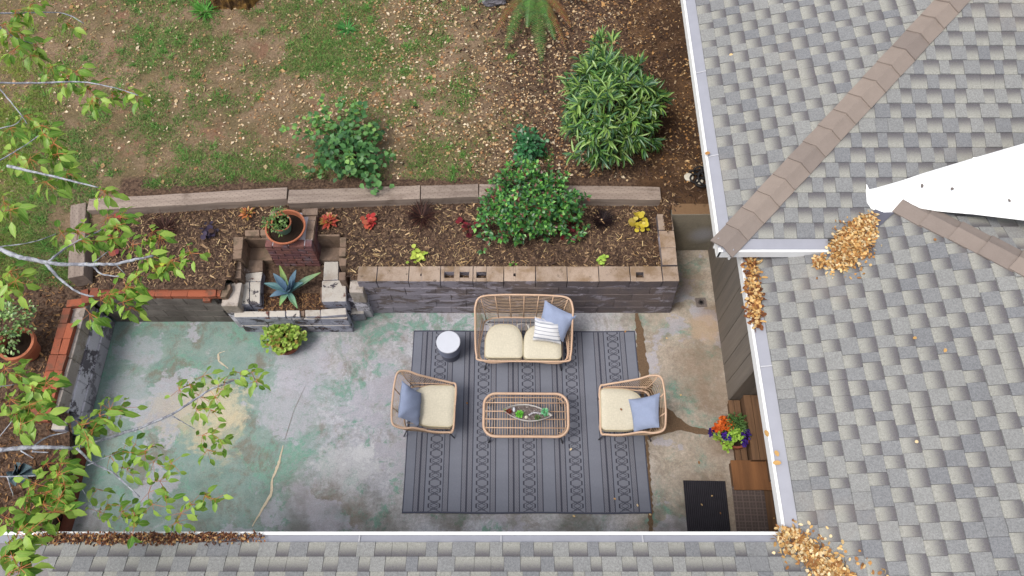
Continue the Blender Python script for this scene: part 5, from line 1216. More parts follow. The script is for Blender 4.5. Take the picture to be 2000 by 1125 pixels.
# agave
def agave(label, c, leaves, cat='agave', sc=1.0, seed=0):
    t = thing('agave', label, cat, tuple(c)); rng = random.Random(seed)
    for (px, py, zt_, w_, col, curl) in leaves:
        e = P(px, py, zt_); b = Vector(c) + Vector((0, 0, .02)); d = (e - b); L = d.length; h = Vector((d.x, d.y, 0)).normalized(); s = Vector((-h.y, h.x, 0)); n = 9; V = []; 
        for i in range(n + 1):
            f = i / n; p = b.lerp(e, f) + Vector((0, 0, curl * math.sin(math.pi * f))); ww_ = w_ * (math.sin(math.pi * min(1, .16 + .62 * f)) if f < .55 else math.sin(math.pi * (.16 + .62 * .55)) * (1 - ((f - .55) / .45)) ** .85) + .001
            V += [p + s * ww_ + Vector((0, 0, ww_ * .55)), p + s * ww_ * .5 + Vector((0, 0, ww_ * .12)), p, p - s * ww_ * .5 + Vector((0, 0, ww_ * .12)), p - s * ww_ + Vector((0, 0, ww_ * .55))]
        m = MB(); fs = [(i * 5 + k, i * 5 + k + 1, (i + 1) * 5 + k + 1, (i + 1) * 5 + k) for i in range(n) for k in range(4)]
        for fi, f in enumerate(fs):
            ii = (fi // 4) / n; cc = col if isinstance(col[0], float) else tuple(col[0][x] * (1 - ii) + col[1][x] * ii for x in range(3)); k = fi % 4; ed = 1.0 if k in (1, 2) else 1.12
            m.add([V[q] for q in f], [(0, 1, 2, 3)], 0, tuple(x * ed for x in cc[:3]))
        bmq = m.build('leaf', M['agave'], t, smooth=False); md = bmq.modifiers.new('thick', 'SOLIDIFY'); md.thickness = .006
BL = A(88, 116, 146); TE = A(92, 130, 134); GN = A(134, 166, 92); BG = (A(84, 112, 144), A(110, 138, 152))
cz_ = P(565, 572, .47)
agave('blue green agave with pointed leaves growing in the brick planter', tuple(cz_), [(516, 553, .60, .042, (TE, TE), .03), (527, 579, .55, .04, BG, .03), (534, 534, .70, .042, BG, .03), (546, 518, .74, .034, (A(110, 140, 110), A(158, 184, 96)), .0), (578, 527, .80, .045, BG, .0), (626, 532, .72, .042, (A(100, 132, 136), A(140, 168, 104)), .02), (592, 552, .66, .035, (TE, TE), .04), (546, 597, .50, .036, (TE, A(150, 190, 90)), .03), (581, 602, .50, .036, (TE, A(130, 170, 110)), .04), (570, 540, .82, .036, BG, .0), (556, 548, .80, .034, BG, .0), (566, 566, .80, .03, BG, .0), (560, 560, .76, .03, BG, .0)])
BG = (A(66, 84, 94), A(84, 104, 110))
agave('dark blue agave half hidden under the lower left branches', tuple(P(40, 925, .2)), [(18, 935, .3, .06, BG, .05), (30, 915, .45, .06, BG, .05), (62, 912, .45, .06, BG, .05), (78, 925, .35, .06, BG, .05), (30, 950, .25, .06, BG, .05), (60, 945, .25, .06, BG, .05), (40, 905, .5, .05, BG, .05)])
# potted plants
def pot(t, c, prof, mat, soil_r, soil_z, name='pot'):
    MB().lathe(prof, tuple(c), 40).build(name, M[mat], t, smooth=False, bevel=.004); MB().lathe([(soil_r, soil_z - .02), (soil_r, soil_z), (soil_r * .5, soil_z + .01)], tuple(c), 28).build('soil', M['pot_soil'], t)
def hollow(r0, r1, h, lip=.025, th=.02, rim=None):
    return [(r0, 0), (r1 - .01, h - rim if rim else h - .06), (r1 - .01, h - .06)] [:2] + [(r1 + lip * .6, h - .065), (r1 + lip * .6, h), (r1 - th, h), (r1 - th - .01, h - .12), (.001, h - .121)]
c = Vector(G(60, 690, .75)); c = P(50, 690, c.z); 
t = thing('potted_shrub', 'terracotta pot with a spreading small leaved green shrub at the left edge', 'potted plant', tuple(c))
pc = P(58, 688, c.z); MB().lathe(hollow(.14, .205, .30), tuple(pc), 44).build('pot', M['terracotta'], t, bevel=.004); MB().lathe([(.185, .19), (.185, .202), (.08, .21)], tuple(pc), 28).build('soil', M['pot_soil'], t)
def into(t, c, rad, n, ln, wd, cols, tmpl, mat, seed, inner=.4, lump=.3, up=1.0, droop=.1, name='foliage', zlo=-.2):
    rng = np.random.default_rng(seed); pos, d0 = ellipsoid_leaves(n, c, rad, rng, inner, lump, zlo, seed); N = len(pos)
    field(name, pos, d0 * .7 + rng.normal(size=(N, 3)) * .5 + np.array([0, 0, -droop]), d0 * .4 + np.array([0, 0, up]) + rng.normal(size=(N, 3)) * .3, ln * rng.uniform(.7, 1.15, N), wd * rng.uniform(.8, 1.1, N), palette(cols, N, .2, rng), tmpl, M[mat], t, 'stuff')
fc = P(8, 640, c.z + .42); into(t, tuple(fc), (.31, .33, .22), 640, .055, .034, [A(112, 150, 78), A(140, 176, 96), A(88, 124, 66), A(176, 204, 130)], LEAF4, 'gloss', 31, lump=.35)
for k in range(9): MB().tube([pc + Vector((0, 0, .25)), fc + Vector((random.uniform(-.2, .25), random.uniform(-.2, .2), random.uniform(-.05, .15)))], [.008, .003], 5).build('stem', M['stem'], t)
c = P(566, 676, 0); t = thing('potted_plant', 'low pot overflowing with chartreuse leaves on the patio below the brick planter', 'potted plant', tuple(c))
MB().lathe(hollow(.12, .165, .17, .012, .014), tuple(c), 36).build('pot', M['terra_dark'], t, bevel=.003); MB().lathe([(.15, .12), (.15, .13), (.06, .135)], tuple(c), 24).build('soil', M['pot_soil'], t)
into(t, (c.x, c.y + .02, .22), (.215, .19, .12), 430, .062, .052, [A(162, 194, 82), A(182, 210, 100), A(140, 176, 70), A(196, 214, 120), A(176, 150, 84)], ROUND, 'petal', 33, inner=.55, lump=.2, zlo=0.0); into(t, (c.x - .2, c.y + .06, .19), (.12, .12, .1), 110, .055, .045, [A(150, 186, 80), A(170, 200, 96)], ROUND, 'petal', 34, inner=.3, zlo=0)
c = P(1425, 853, 0); t = thing('flower_pot', 'terracotta pot of orange, purple and lime flowers beside the wooden steps', 'flower pot', tuple(c))
MB().lathe(hollow(.15, .205, .26, .02, .018), tuple(c), 40).build('pot', M['terra_dark'], t, bevel=.004); MB().lathe([(.19, .2), (.19, .21), (.08, .22)], tuple(c), 28).build('soil', M['pot_soil'], t)
into(t, (c.x, c.y + .04, .28), (.17, .17, .09), 260, .04, .02, [A(72, 110, 52), A(96, 136, 66), A(56, 90, 46)], LEAF4, 'leaf', 35, inner=.3); q = P(1440, 828, .36); into(t, tuple(q), (.10, .1, .10), 260, .05, .012, [A(84, 124, 62), A(110, 150, 80)], LEAF4, 'leaf', 36, inner=.2)
for (px, py, r, n, cols) in ((1437, 848, .10, 150, [A(160, 206, 76), A(186, 222, 100)]), (1420, 868, .08, 90, [A(160, 206, 76), A(186, 222, 100)]), (1400, 852, .06, 60, [A(170, 200, 90)]), (1405, 832, .06, 70, [A(230, 112, 48), A(240, 130, 60)]), (1424, 832, .07, 70, [A(232, 108, 44), A(244, 136, 66)]), (1398, 840, .05, 50, [A(232, 104, 44)]), (1412, 820, .04, 30, [A(236, 120, 50)]), (1417, 856, .06, 60, [A(74, 40, 150), A(92, 56, 170)]), (1392, 846, .05, 40, [A(54, 30, 110), A(80, 44, 140)]), (1455, 847, .06, 60, [A(60, 34, 116), A(80, 50, 140)]), (1453, 866, .04, 30, [A(66, 36, 130)])):
    q = P(px, py, .33); into(t, tuple(q), (r * .85, r * .85, r * .6), n, .036, .034, cols, ROUND, 'petal', px, inner=.3, name='flowers', zlo=0)
c = P(562, 452, 1.005); t = thing('saucer_pot', 'wide terracotta saucer pot half filled with water on top of the brick chimney', 'pot', tuple(c))
MB().lathe([(.20, 0), (.245, .10), (.262, .105), (.262, .125), (.24, .125), (.225, .06), (.19, .05), (.001, .049)], tuple(c), 44).build('saucer', M['terracotta'], t, bevel=.003); MB().lathe([(.222, .058), (.222, .064), (.1, .065)], tuple(c), 30).build('wet_soil', M['pot_soil'], t)
c = P(556, 448, 1.07); t = thing('potted_plant', 'small teal glazed pot with a little green jade plant standing in the terracotta saucer', 'potted plant', tuple(c))
MB().lathe([(.085, 0), (.125, .15), (.128, .155), (.128, .162), (.112, .162), (.105, .12), (.001, .119)], tuple(c), 36).build('pot', M['teal'], t, bevel=.003); MB().lathe([(.120, .157), (.130, .163), (.130, .170), (.112, .170), (.112, .157)], tuple(c), 36).build('rim', M['terracotta'], t); MB().lathe([(.108, .12), (.108, .13), (.03, .135)], tuple(c), 20).build('soil', M['pot_soil'], t)
q = P(541, 434, 1.36); into(t, tuple(q), (.15, .17, .11), 240, .045, .022, [A(110, 146, 72), A(136, 170, 88), A(90, 122, 62)], LEAF4, 'gloss', 41, inner=.3, lump=.4, up=.7)
for k in range(6): MB().tube([c + Vector((0, 0, .12)), q + Vector((random.uniform(-.1, .08), random.uniform(-.12, .12), random.uniform(-.03, .06)))], [.007, .003], 5).build('stem', M['stem'], t)

# ================================================================== LOOSE GROUND COVER
def pxw(px, py, z=.95): p = P(px, py, z); return p.x, p.y
def gauss(x, y, spots):
    s = np.zeros(np.shape(x))
    for px, py, r, a in spots:
        cx, cy = pxw(px, py); s = np.maximum(s, a * np.exp(-((x - cx) ** 2 + (y - cy) ** 2) / (2 * r * r)))
    return s
GREEN = [(40, 530, .4, 1), (95, 490, .35, 1), (20, 430, .5, 1), (70, 400, .4, 1), (100, 560, .25, .6), (60, 330, .9, 1), (30, 470, .6, 1), (120, 520, .35, .7), (250, 230, .5, .8), (180, 250, .4, .9), (120, 120, .4, .5), (330, 100, .6, .5), (420, 60, .5, .7), (370, 320, .4, .9), (450, 330, .4, .9), (530, 340, .35, .8), (380, 230, .3, .7), (520, 80, .5, .7), (600, 120, .4, .7), (650, 110, .3, .8), (500, 140, .3, .6), (600, 60, .4, .5), (820, 190, .4, .7), (880, 200, .25, .7), (840, 300, .35, .9), (870, 340, .4, .9), (920, 290, .3, .6), (720, 130, .3, .4), (470, 200, .2, .5), (430, 205, .14, .7), (540, 180, .2, .5), (690, 20, .4, .4), (840, 60, .3, .4), (820, 260, .2, .5), (290, 300, .25, .6)]
DIRT = [(430, 130, .45, 1), (350, 190, .4, 1), (480, 90, .4, .8), (290, 160, .5, .8), (240, 290, .3, 1), (270, 330, .25, .9), (470, 280, .4, .8), (560, 215, .3, .8), (780, 240, .3, .7), (100, 435, .25, .9), (200, 100, .4, .5), (470, 50, .5, .9)]
def on_free(x, y):
    ok = ~inpoly(x, y, PATIO) & ~inpoly(x, y, BBQ)
    ty = timber_y(x); ok &= ~((np.abs(y - ty - .08) < .15) & (x > -5.3) & (x < 2.05)); ok &= ~((x > -5.62) & (x < -5.2) & (y > 4.75) & (y < 5.95))
    return ok
def grass():
    rng = np.random.default_rng(77); N = 130000; x = rng.uniform(-9, .6, N); y = rng.uniform(4.3, 10.2, N)
    g = gauss(x, y, GREEN) - .75 * gauss(x, y, DIRT); fade = np.clip((-.3 - x) / 1.2, 0, 1); n = fbm(x, y, 1.6, 41) ; n2 = fbm(x, y, 6, 52, 3)
    d = np.clip((g * .9 + (n - .5) * 1.7 + .10 + (n2 - .5) * 1.3), 0, 1) * (.12 + .88 * fade)
    keep = (rng.random(N) < d) & on_free(x, y) & ((y > timber_y(x) + .12) | (x < -5.65)) & ~((x < -5) & (y < 4.35)); x, y = x[keep], y[keep]
    k = 5; X = np.repeat(x, k) + rng.normal(0, .02, len(x) * k); Y = np.repeat(y, k) + rng.normal(0, .02, len(x) * k); n = len(X); Z = gz(X, Y) - .004
    a = rng.uniform(0, 6.28, n); d = np.stack([np.cos(a), np.sin(a), rng.uniform(.2, 1.6, n)], 1); pal = palette([A(104, 140, 70), A(126, 156, 82), A(90, 126, 62), A(148, 168, 96), A(176, 166, 112)], n, .25, rng, [.3, .25, .25, .12, .08])
    yl = np.clip((-6.2 - X) / 1.5, 0, 1)[:, None] * .6; pal = pal * (1 - yl) + np.array(A(176, 186, 70)[:3]) * yl  # sunlit patch put into the blade colour: yellower towards the far left
    tag(field('lawn_grass', np.stack([X, Y, Z], 1), d, np.tile([0, 0, 1.], (n, 1)) + rng.normal(size=(n, 3)) * .3, rng.uniform(.025, .07, n), rng.uniform(.004, .009, n), pal, BLADE, M['grass']), kind='stuff', label='patchy short green grass growing on the worn dirt lawn', cat='grass')
    # taller tufts standing out of the thin grass
    k = 340; ii = rng.integers(0, len(x), k); cx, cy = x[ii], y[ii]; mB = 26; X = np.repeat(cx, mB) + rng.normal(0, .028, k * mB); Y = np.repeat(cy, mB) + rng.normal(0, .028, k * mB); n = len(X); a = rng.uniform(0, 6.28, n)
    tag(field('grass_tufts', np.stack([X, Y, gz(X, Y) - .004], 1), np.stack([np.cos(a), np.sin(a), rng.uniform(.3, 1.6, n)], 1), np.tile([0, 0, 1.], (n, 1)) + rng.normal(size=(n, 3)) * .3, rng.uniform(.05, .11, n), rng.uniform(.006, .011, n), palette([A(84, 138, 60), A(104, 160, 72), A(128, 176, 88)], n, .25, rng), BLADE, M['grass']), kind='stuff', label='scattered brighter green grass tufts standing above the thin worn lawn', cat='grass')
    # dry thatch
    N = 26000; x = rng.uniform(-8.5, 0, N); y = rng.uniform(5.3, 10, N); keep = on_free(x, y) & (y > timber_y(x) + .15) & (fbm(x, y, 2.1, 61) > .45); x, y = x[keep], y[keep]; n = len(x); a = rng.uniform(0, 6.28, n)
    tag(field('dry_thatch', np.stack([x, y, gz(x, y) + .004], 1), np.stack([np.cos(a), np.sin(a), rng.uniform(-.05, .2, n)], 1), np.tile([0, 0, 1.], (n, 1)), rng.uniform(.03, .09, n), .004, palette([A(184, 160, 112), A(150, 126, 86), A(204, 186, 140), A(120, 96, 66)], n, .2, rng), BLADE, M['grass']), kind='stuff', label='straw coloured dry grass stalks scattered on the bare lawn', cat='dry grass')
grass()
def litter(name, label, N, xr, yr, dens, ln, cols, tmpl, mat, seed, asp=.5, lift=.006, tiltz=.25, wts=None):
    rng = np.random.default_rng(seed); x = rng.uniform(*xr, N); y = rng.uniform(*yr, N); keep = (rng.random(N) < dens(x, y)) & on_free(x, y); x, y = x[keep], y[keep]; n = len(x); a = rng.uniform(0, 6.28, n)
    tl = ln * np.exp(rng.normal(0, .35, n)); d = np.stack([np.cos(a), np.sin(a), rng.normal(0, tiltz, n)], 1)
    o = field(name, np.stack([x, y, gz(x, y) + lift + rng.random(n) * .012], 1), d, np.tile([0, 0, 1.], (n, 1)) + rng.normal(size=(n, 3)) * .3, tl, tl * asp * rng.uniform(.6, 1.3, n), palette(cols, n, .25, rng, wts), tmpl, M[mat])
    return tag(o, label, 'ground litter', kind='stuff')
sig = lambda v: 1 / (1 + np.exp(-v))
litter('leaf_litter', 'pale tan fallen leaves and petals strewn over the worn lawn', 40000, (-8.5, 1.6), (5.3, 10.2), lambda x, y: np.clip((.11 + .75 * sig((x + 3.1) * 1.8) * sig((1.0 - x) * 2) * (fbm(x, y, 1.3, 71) * 1.6 - .25) + .10 * (fbm(x, y, 3, 72) > .55)) * sig((y - timber_y(x) - .2) * 12), 0, 1) * (1 - .65 * (gauss(x, y, GREEN) > .55)), .034, [A(214, 186, 146), A(190, 154, 112), A(226, 206, 176), A(164, 122, 84), A(146, 108, 78)], LEAF4, 'litter', 5, .7, wts=[.27, .25, .18, .18, .12])
litter('bark_mulch', 'brown bark chips covering the planting bed', 26000, (-5.6, 2.2), (4.3, 6.2), lambda x, y: 1.0 * (y < timber_y(x) + .02), .034, [A(88, 70, 60), A(120, 97, 80), A(156, 128, 100), A(70, 56, 50), A(190, 160, 124), A(104, 80, 66)], CHIP, 'chip', 6, .36, wts=[.27, .24, .13, .22, .05, .09])
litter('straw_mulch', 'golden shredded wood slivers mixed into the bed mulch', 3800, (-5.6, 2.2), (4.3, 6.2), lambda x, y: (y < timber_y(x) + .02) * (fbm(x, y, 1.5, 74) * 1.7 - .3), .05, [A(196, 164, 118), A(212, 186, 140), A(170, 136, 96)], CHIP, 'chip', 16, .14, .012)
litter('bark_mulch', 'dark brown mulch and chips under the big bush beside the house', 24000, (-2.0, 3.0), (5.4, 10.2), lambda x, y: sig((x + .5 + (fbm(x, y, .8, 75) - .5) * 2.2) * 3) * sig((2.0 - x) * 3.5) * (y > timber_y(x) + .1) + .25 * (x > 1.5) * (x < 2.7), .036, [A(80, 62, 53), A(112, 88, 71), A(146, 118, 90), A(64, 50, 44), A(184, 158, 126)], CHIP, 'chip', 7, .4, wts=[.3, .27, .14, .22, .07])
litter('leaf_litter', 'tan leaf scraps on the dark wet soil under the upper eave', 3000, (.6, 3.0), (5.4, 10.2), lambda x, y: (y > timber_y(x) + .1) * (.15 + .7 * (fbm(x, y, 1.2, 76) > .52)), .032, [A(190, 146, 96), A(160, 116, 72), A(210, 176, 130)], LEAF4, 'litter', 8, .7)
litter('bark_mulch', 'brown bark chips round the pots on the left edge', 12000, (-9, -5.4), (-.4, 5.3), lambda x, y: sig((4.5 - y + (fbm(x, y, 1, 78) - .5) * 1.2) * 5) * (x < -5.6 - .1 * (y > 2.6)), .038, [A(88, 64, 50), A(124, 92, 66), A(156, 118, 80), A(70, 52, 42), A(176, 136, 92)], CHIP, 'chip', 9, .36, wts=[.27, .27, .16, .22, .08])
# planter chips, leaves on hard surfaces and roof
def chips_flat(name, label, poly, z, N, ln, cols, tmpl, mat, seed, asp=.4, par=None):
    rng = np.random.default_rng(seed); xs = [p[0] for p in poly]; ys = [p[1] for p in poly]; x = rng.uniform(min(xs), max(xs), N); y = rng.uniform(min(ys), max(ys), N); k = inpoly(x, y, poly); x, y = x[k], y[k]; n = len(x); a = rng.uniform(0, 6.28, n)
    o = field(name, np.stack([x, y, np.full(n, z) + rng.random(n) * .01], 1), np.stack([np.cos(a), np.sin(a), rng.normal(0, .2, n)], 1), np.tile([0, 0, 1.], (n, 1)) + rng.normal(size=(n, 3)) * .2, ln * np.exp(rng.normal(0, .3, n)), ln * asp, palette(cols, n, .22, rng), tmpl, M[mat], par); return tag(o, label, 'ground litter' if par is None else None, kind='stuff')
chips_flat('bark_mulch', 'brown bark chips in the brick planter round the agave', [tuple(P(x, y, .43)[:2]) for x, y in zoomp([(292, 545), (735, 545), (722, 850), (285, 850)])], .425, 1500, .036, [A(92, 66, 54), A(130, 96, 70), A(166, 128, 90), A(74, 54, 46)], CHIP, 'chip', 12)
chips_flat('pebbles', None, [tuple(P(x, y, zt + .06)[:2]) for x, y in ((990, 799), (1010, 794), (1030, 792), (1055, 796), (1072, 808), (1055, 817), (1030, 820), (1008, 815))], zt + .062, 320, .014, [A(140, 126, 122), A(106, 94, 92), A(170, 160, 156)], ROUND, 'chip', 13, .8, bpy.data.objects['boat_planter'])
GOLD = [A(212, 168, 106), A(230, 196, 140), A(188, 138, 82), A(236, 212, 168), A(164, 116, 72)]
def roof_pile(name, label, polypx, keys, N, ln, heap, seed, cols=GOLD, zfn=None):
    rng = np.random.default_rng(seed); xs = [p[0] for p in polypx]; ys = [p[1] for p in polypx]; px = rng.uniform(min(xs), max(xs), N); py = rng.uniform(min(ys), max(ys), N); jx = rng.normal(0, 6, N) * (1 + 3 * (rng.random(N) < .14)); k = inpoly(px + jx, py + rng.normal(0, 5, N), polypx); px, py = px[k], py[k]; n = len(px)
    cxm = np.mean(xs); pos = np.array([tuple(zfn(a, b) if zfn else roof_hit(a, b, keys)) for a, b in zip(px, py)]); pos[:, 2] += .018 + heap * rng.random(n); a = rng.uniform(0, 6.28, n)
    o = field(name, pos, np.stack([np.cos(a), np.sin(a), rng.normal(0, .45, n)], 1), np.tile([0, 0, 1.], (n, 1)) + rng.normal(size=(n, 3)) * .55, ln * np.exp(rng.normal(0, .25, n)), ln * .75 * rng.uniform(.6, 1.1, n), palette(cols, n, .22, rng), ROUND, M['litter'], None)
    return tag(o, label, 'leaf pile', kind='stuff')
roof_pile('fallen_leaves', 'golden dry leaves heaped in the valley below the white roof membrane', [(1708, 420), (1700, 462), (1688, 490), (1668, 512), (1645, 530), (1624, 530), (1618, 512), (1622, 488), (1640, 455), (1668, 440), (1690, 424)], ('R', 'U'), 3400, .036, .045, 1)
roof_pile('fallen_leaves', 'little clump of golden leaves left of the valley heap on the lower roof', [(1588, 506), (1604, 504), (1612, 514), (1606, 524), (1590, 522)], ('R',), 260, .04, .03, 2)
roof_pile('fallen_leaves', 'strip of golden brown leaves lying in the gutter of the lower roof', [(1453, 500), (1470, 500), (1472, 548), (1486, 575), (1484, 630), (1476, 648), (1466, 620), (1458, 560)], ('R',), 1100, .042, .04, 3, GOLD[:3] + [A(140, 90, 56), A(120, 76, 50)])
roof_pile('fallen_leaves', 'golden leaf drift in the roof valley at the bottom of the photo', [(1512, 1040), (1535, 1030), (1560, 1044), (1600, 1072), (1640, 1105), (1672, 1135), (1640, 1150), (1600, 1128), (1570, 1098), (1535, 1072), (1524, 1052)], ('R', 'B'), 3400, .036, .04, 4)
roof_pile('fallen_leaves', 'sparse trail of dry leaves spreading from the bottom valley drift over the shingles', [(1500, 1030), (1560, 1010), (1700, 1080), (1760, 1140), (1600, 1150), (1500, 1080)], ('R', 'B'), 150, .034, .0, 6)
roof_pile('fallen_leaves', 'sparse scatter of dry leaves round the heap below the white membrane', [(1730, 405), (1745, 440), (1690, 540), (1600, 550), (1590, 500), (1650, 430)], ('R', 'U'), 110, .034, .0, 7)
roof_pile('leaf_debris', 'brown decayed leaf debris along the bottom gutter under the branches', [(66, 1045), (200, 1042), (380, 1042), (500, 1043), (520, 1048), (450, 1054), (350, 1058), (330, 1062), (250, 1056), (230, 1064), (180, 1057), (120, 1060), (75, 1055)], ('B',), 3400, .022, .014, 5, [A(120, 78, 58), A(98, 64, 50), A(146, 98, 66), A(196, 158, 110), A(84, 58, 48)])
def stray(px, py, label, zf, ln, cols=GOLD):
    rng = np.random.default_rng(int(px * 7 + py)); p = zf(px, py)
    me = field_mesh('dry_leaf', np.zeros((1, 3)), np.array([[math.cos(px), math.sin(px), .1]]), np.array([[.1, .1, 1.]]), ln * rng.uniform(.8, 1.3), ln * .7, palette(cols, 1, .1, rng), ROUND, M['litter'])
    o = bpy.data.objects.new('dry_leaf', me); COL.objects.link(o); o.location = p + Vector((0, 0, .010)); tag(o, label, 'dry leaf', 'stray dry leaves')
onroof = lambda a, b: roof_hit(a, b, ('R', 'U', 'W') if a < 1500 else ('R', 'U')) + Vector((0, 0, .012))
ong = lambda a, b: P(a, b, ZL + .04 if a > 1400 else ZU + .04)
for px, py, lb in ((1788, 660, 'dry leaf on the lower roof shingles, nearest the left of the two in mid slope'), (1842, 690, 'dry leaf on the lower roof shingles, rightmost of those in mid slope'), (1785, 866, 'dry leaf on the lower roof shingles, lowest one in the photo'), (1826, 468, 'pale dry leaf on the lower roof just below the short brown ridge'), (1430, 108, 'dry leaf near the top of the upper wing beside its left gutter')): stray(px, py, lb, onroof, .04)
for px, py, lb in ((1494, 840, 'small dry leaf on the right gutter guard, upper of the three there'), (1513, 880, 'largest dry leaf clump on the right gutter guard beside the steps'), (1508, 905, 'dry leaf on the right gutter guard just below the largest clump'), (1386, 298, 'dry leaf on the upper left gutter guard opposite the big bush')): stray(px, py, lb, ong, .06)
for px, py, lb in ((913, 790, 'tiny dry leaf on the rug just right of the left armchair'), (1113, 880, 'tiny dry leaf on the rug below the right end of the coffee table'), (1203, 975, 'tiny dry leaf on the lower right part of the rug'), (1246, 990, 'tiny dry leaf on the rug nearest its lower right corner'), (1220, 650, 'tiny dry leaf at the top right edge of the rug')): stray(px, py, lb, lambda a, b: P(a, b, .02), .032)
for px, py, lb in ((1272, 1006, 'dry leaf on the concrete touching the lower right corner of the rug'), (1118, 1007, 'dry leaf on the concrete just below the bottom edge of the rug'), (1365, 907, 'dry leaf on the concrete above the black doormat'), (1330, 770, 'pale dry leaf on the concrete right of the right armchair'), (1300, 660, 'pale scrap of leaf on the concrete below the floor drain')): stray(px, py, lb, lambda a, b: P(a, b, .004), .034)
for px, py, lb in ((1392, 968, 'pale leaf speck near the middle of the black doormat, uppermost there'), (1372, 988, 'pale leaf speck on the left half of the black doormat'), (1406, 1000, 'pale leaf speck on the right half of the black doormat')): stray(px, py, lb, lambda a, b: P(a, b, .02), .024)
for px, py, lb in ((1792, 377, 'dark leaf scrap on the white roof membrane, leftmost of the three'), (1848, 381, 'small leaf scrap on the white roof membrane, middle of the three'), (1962, 405, 'curled leaf scrap on the white roof membrane, rightmost of the three')): stray(px, py, lb, lambda a, b: roof_hit(a, b, ('U', 'N', 'R')) + Vector((0, 0, .075)), .045, [A(120, 112, 108)])
stray(1512, 1011, 'pale leaf speck at the right edge of the brown rubber doormat', lambda a, b: P(a, b, .15), .026)
stray(1215, 802, 'brown curled dry leaf lying on the right armchair seat cushion', lambda a, b: P(a, b, .46), .04, [A(150, 104, 70)])
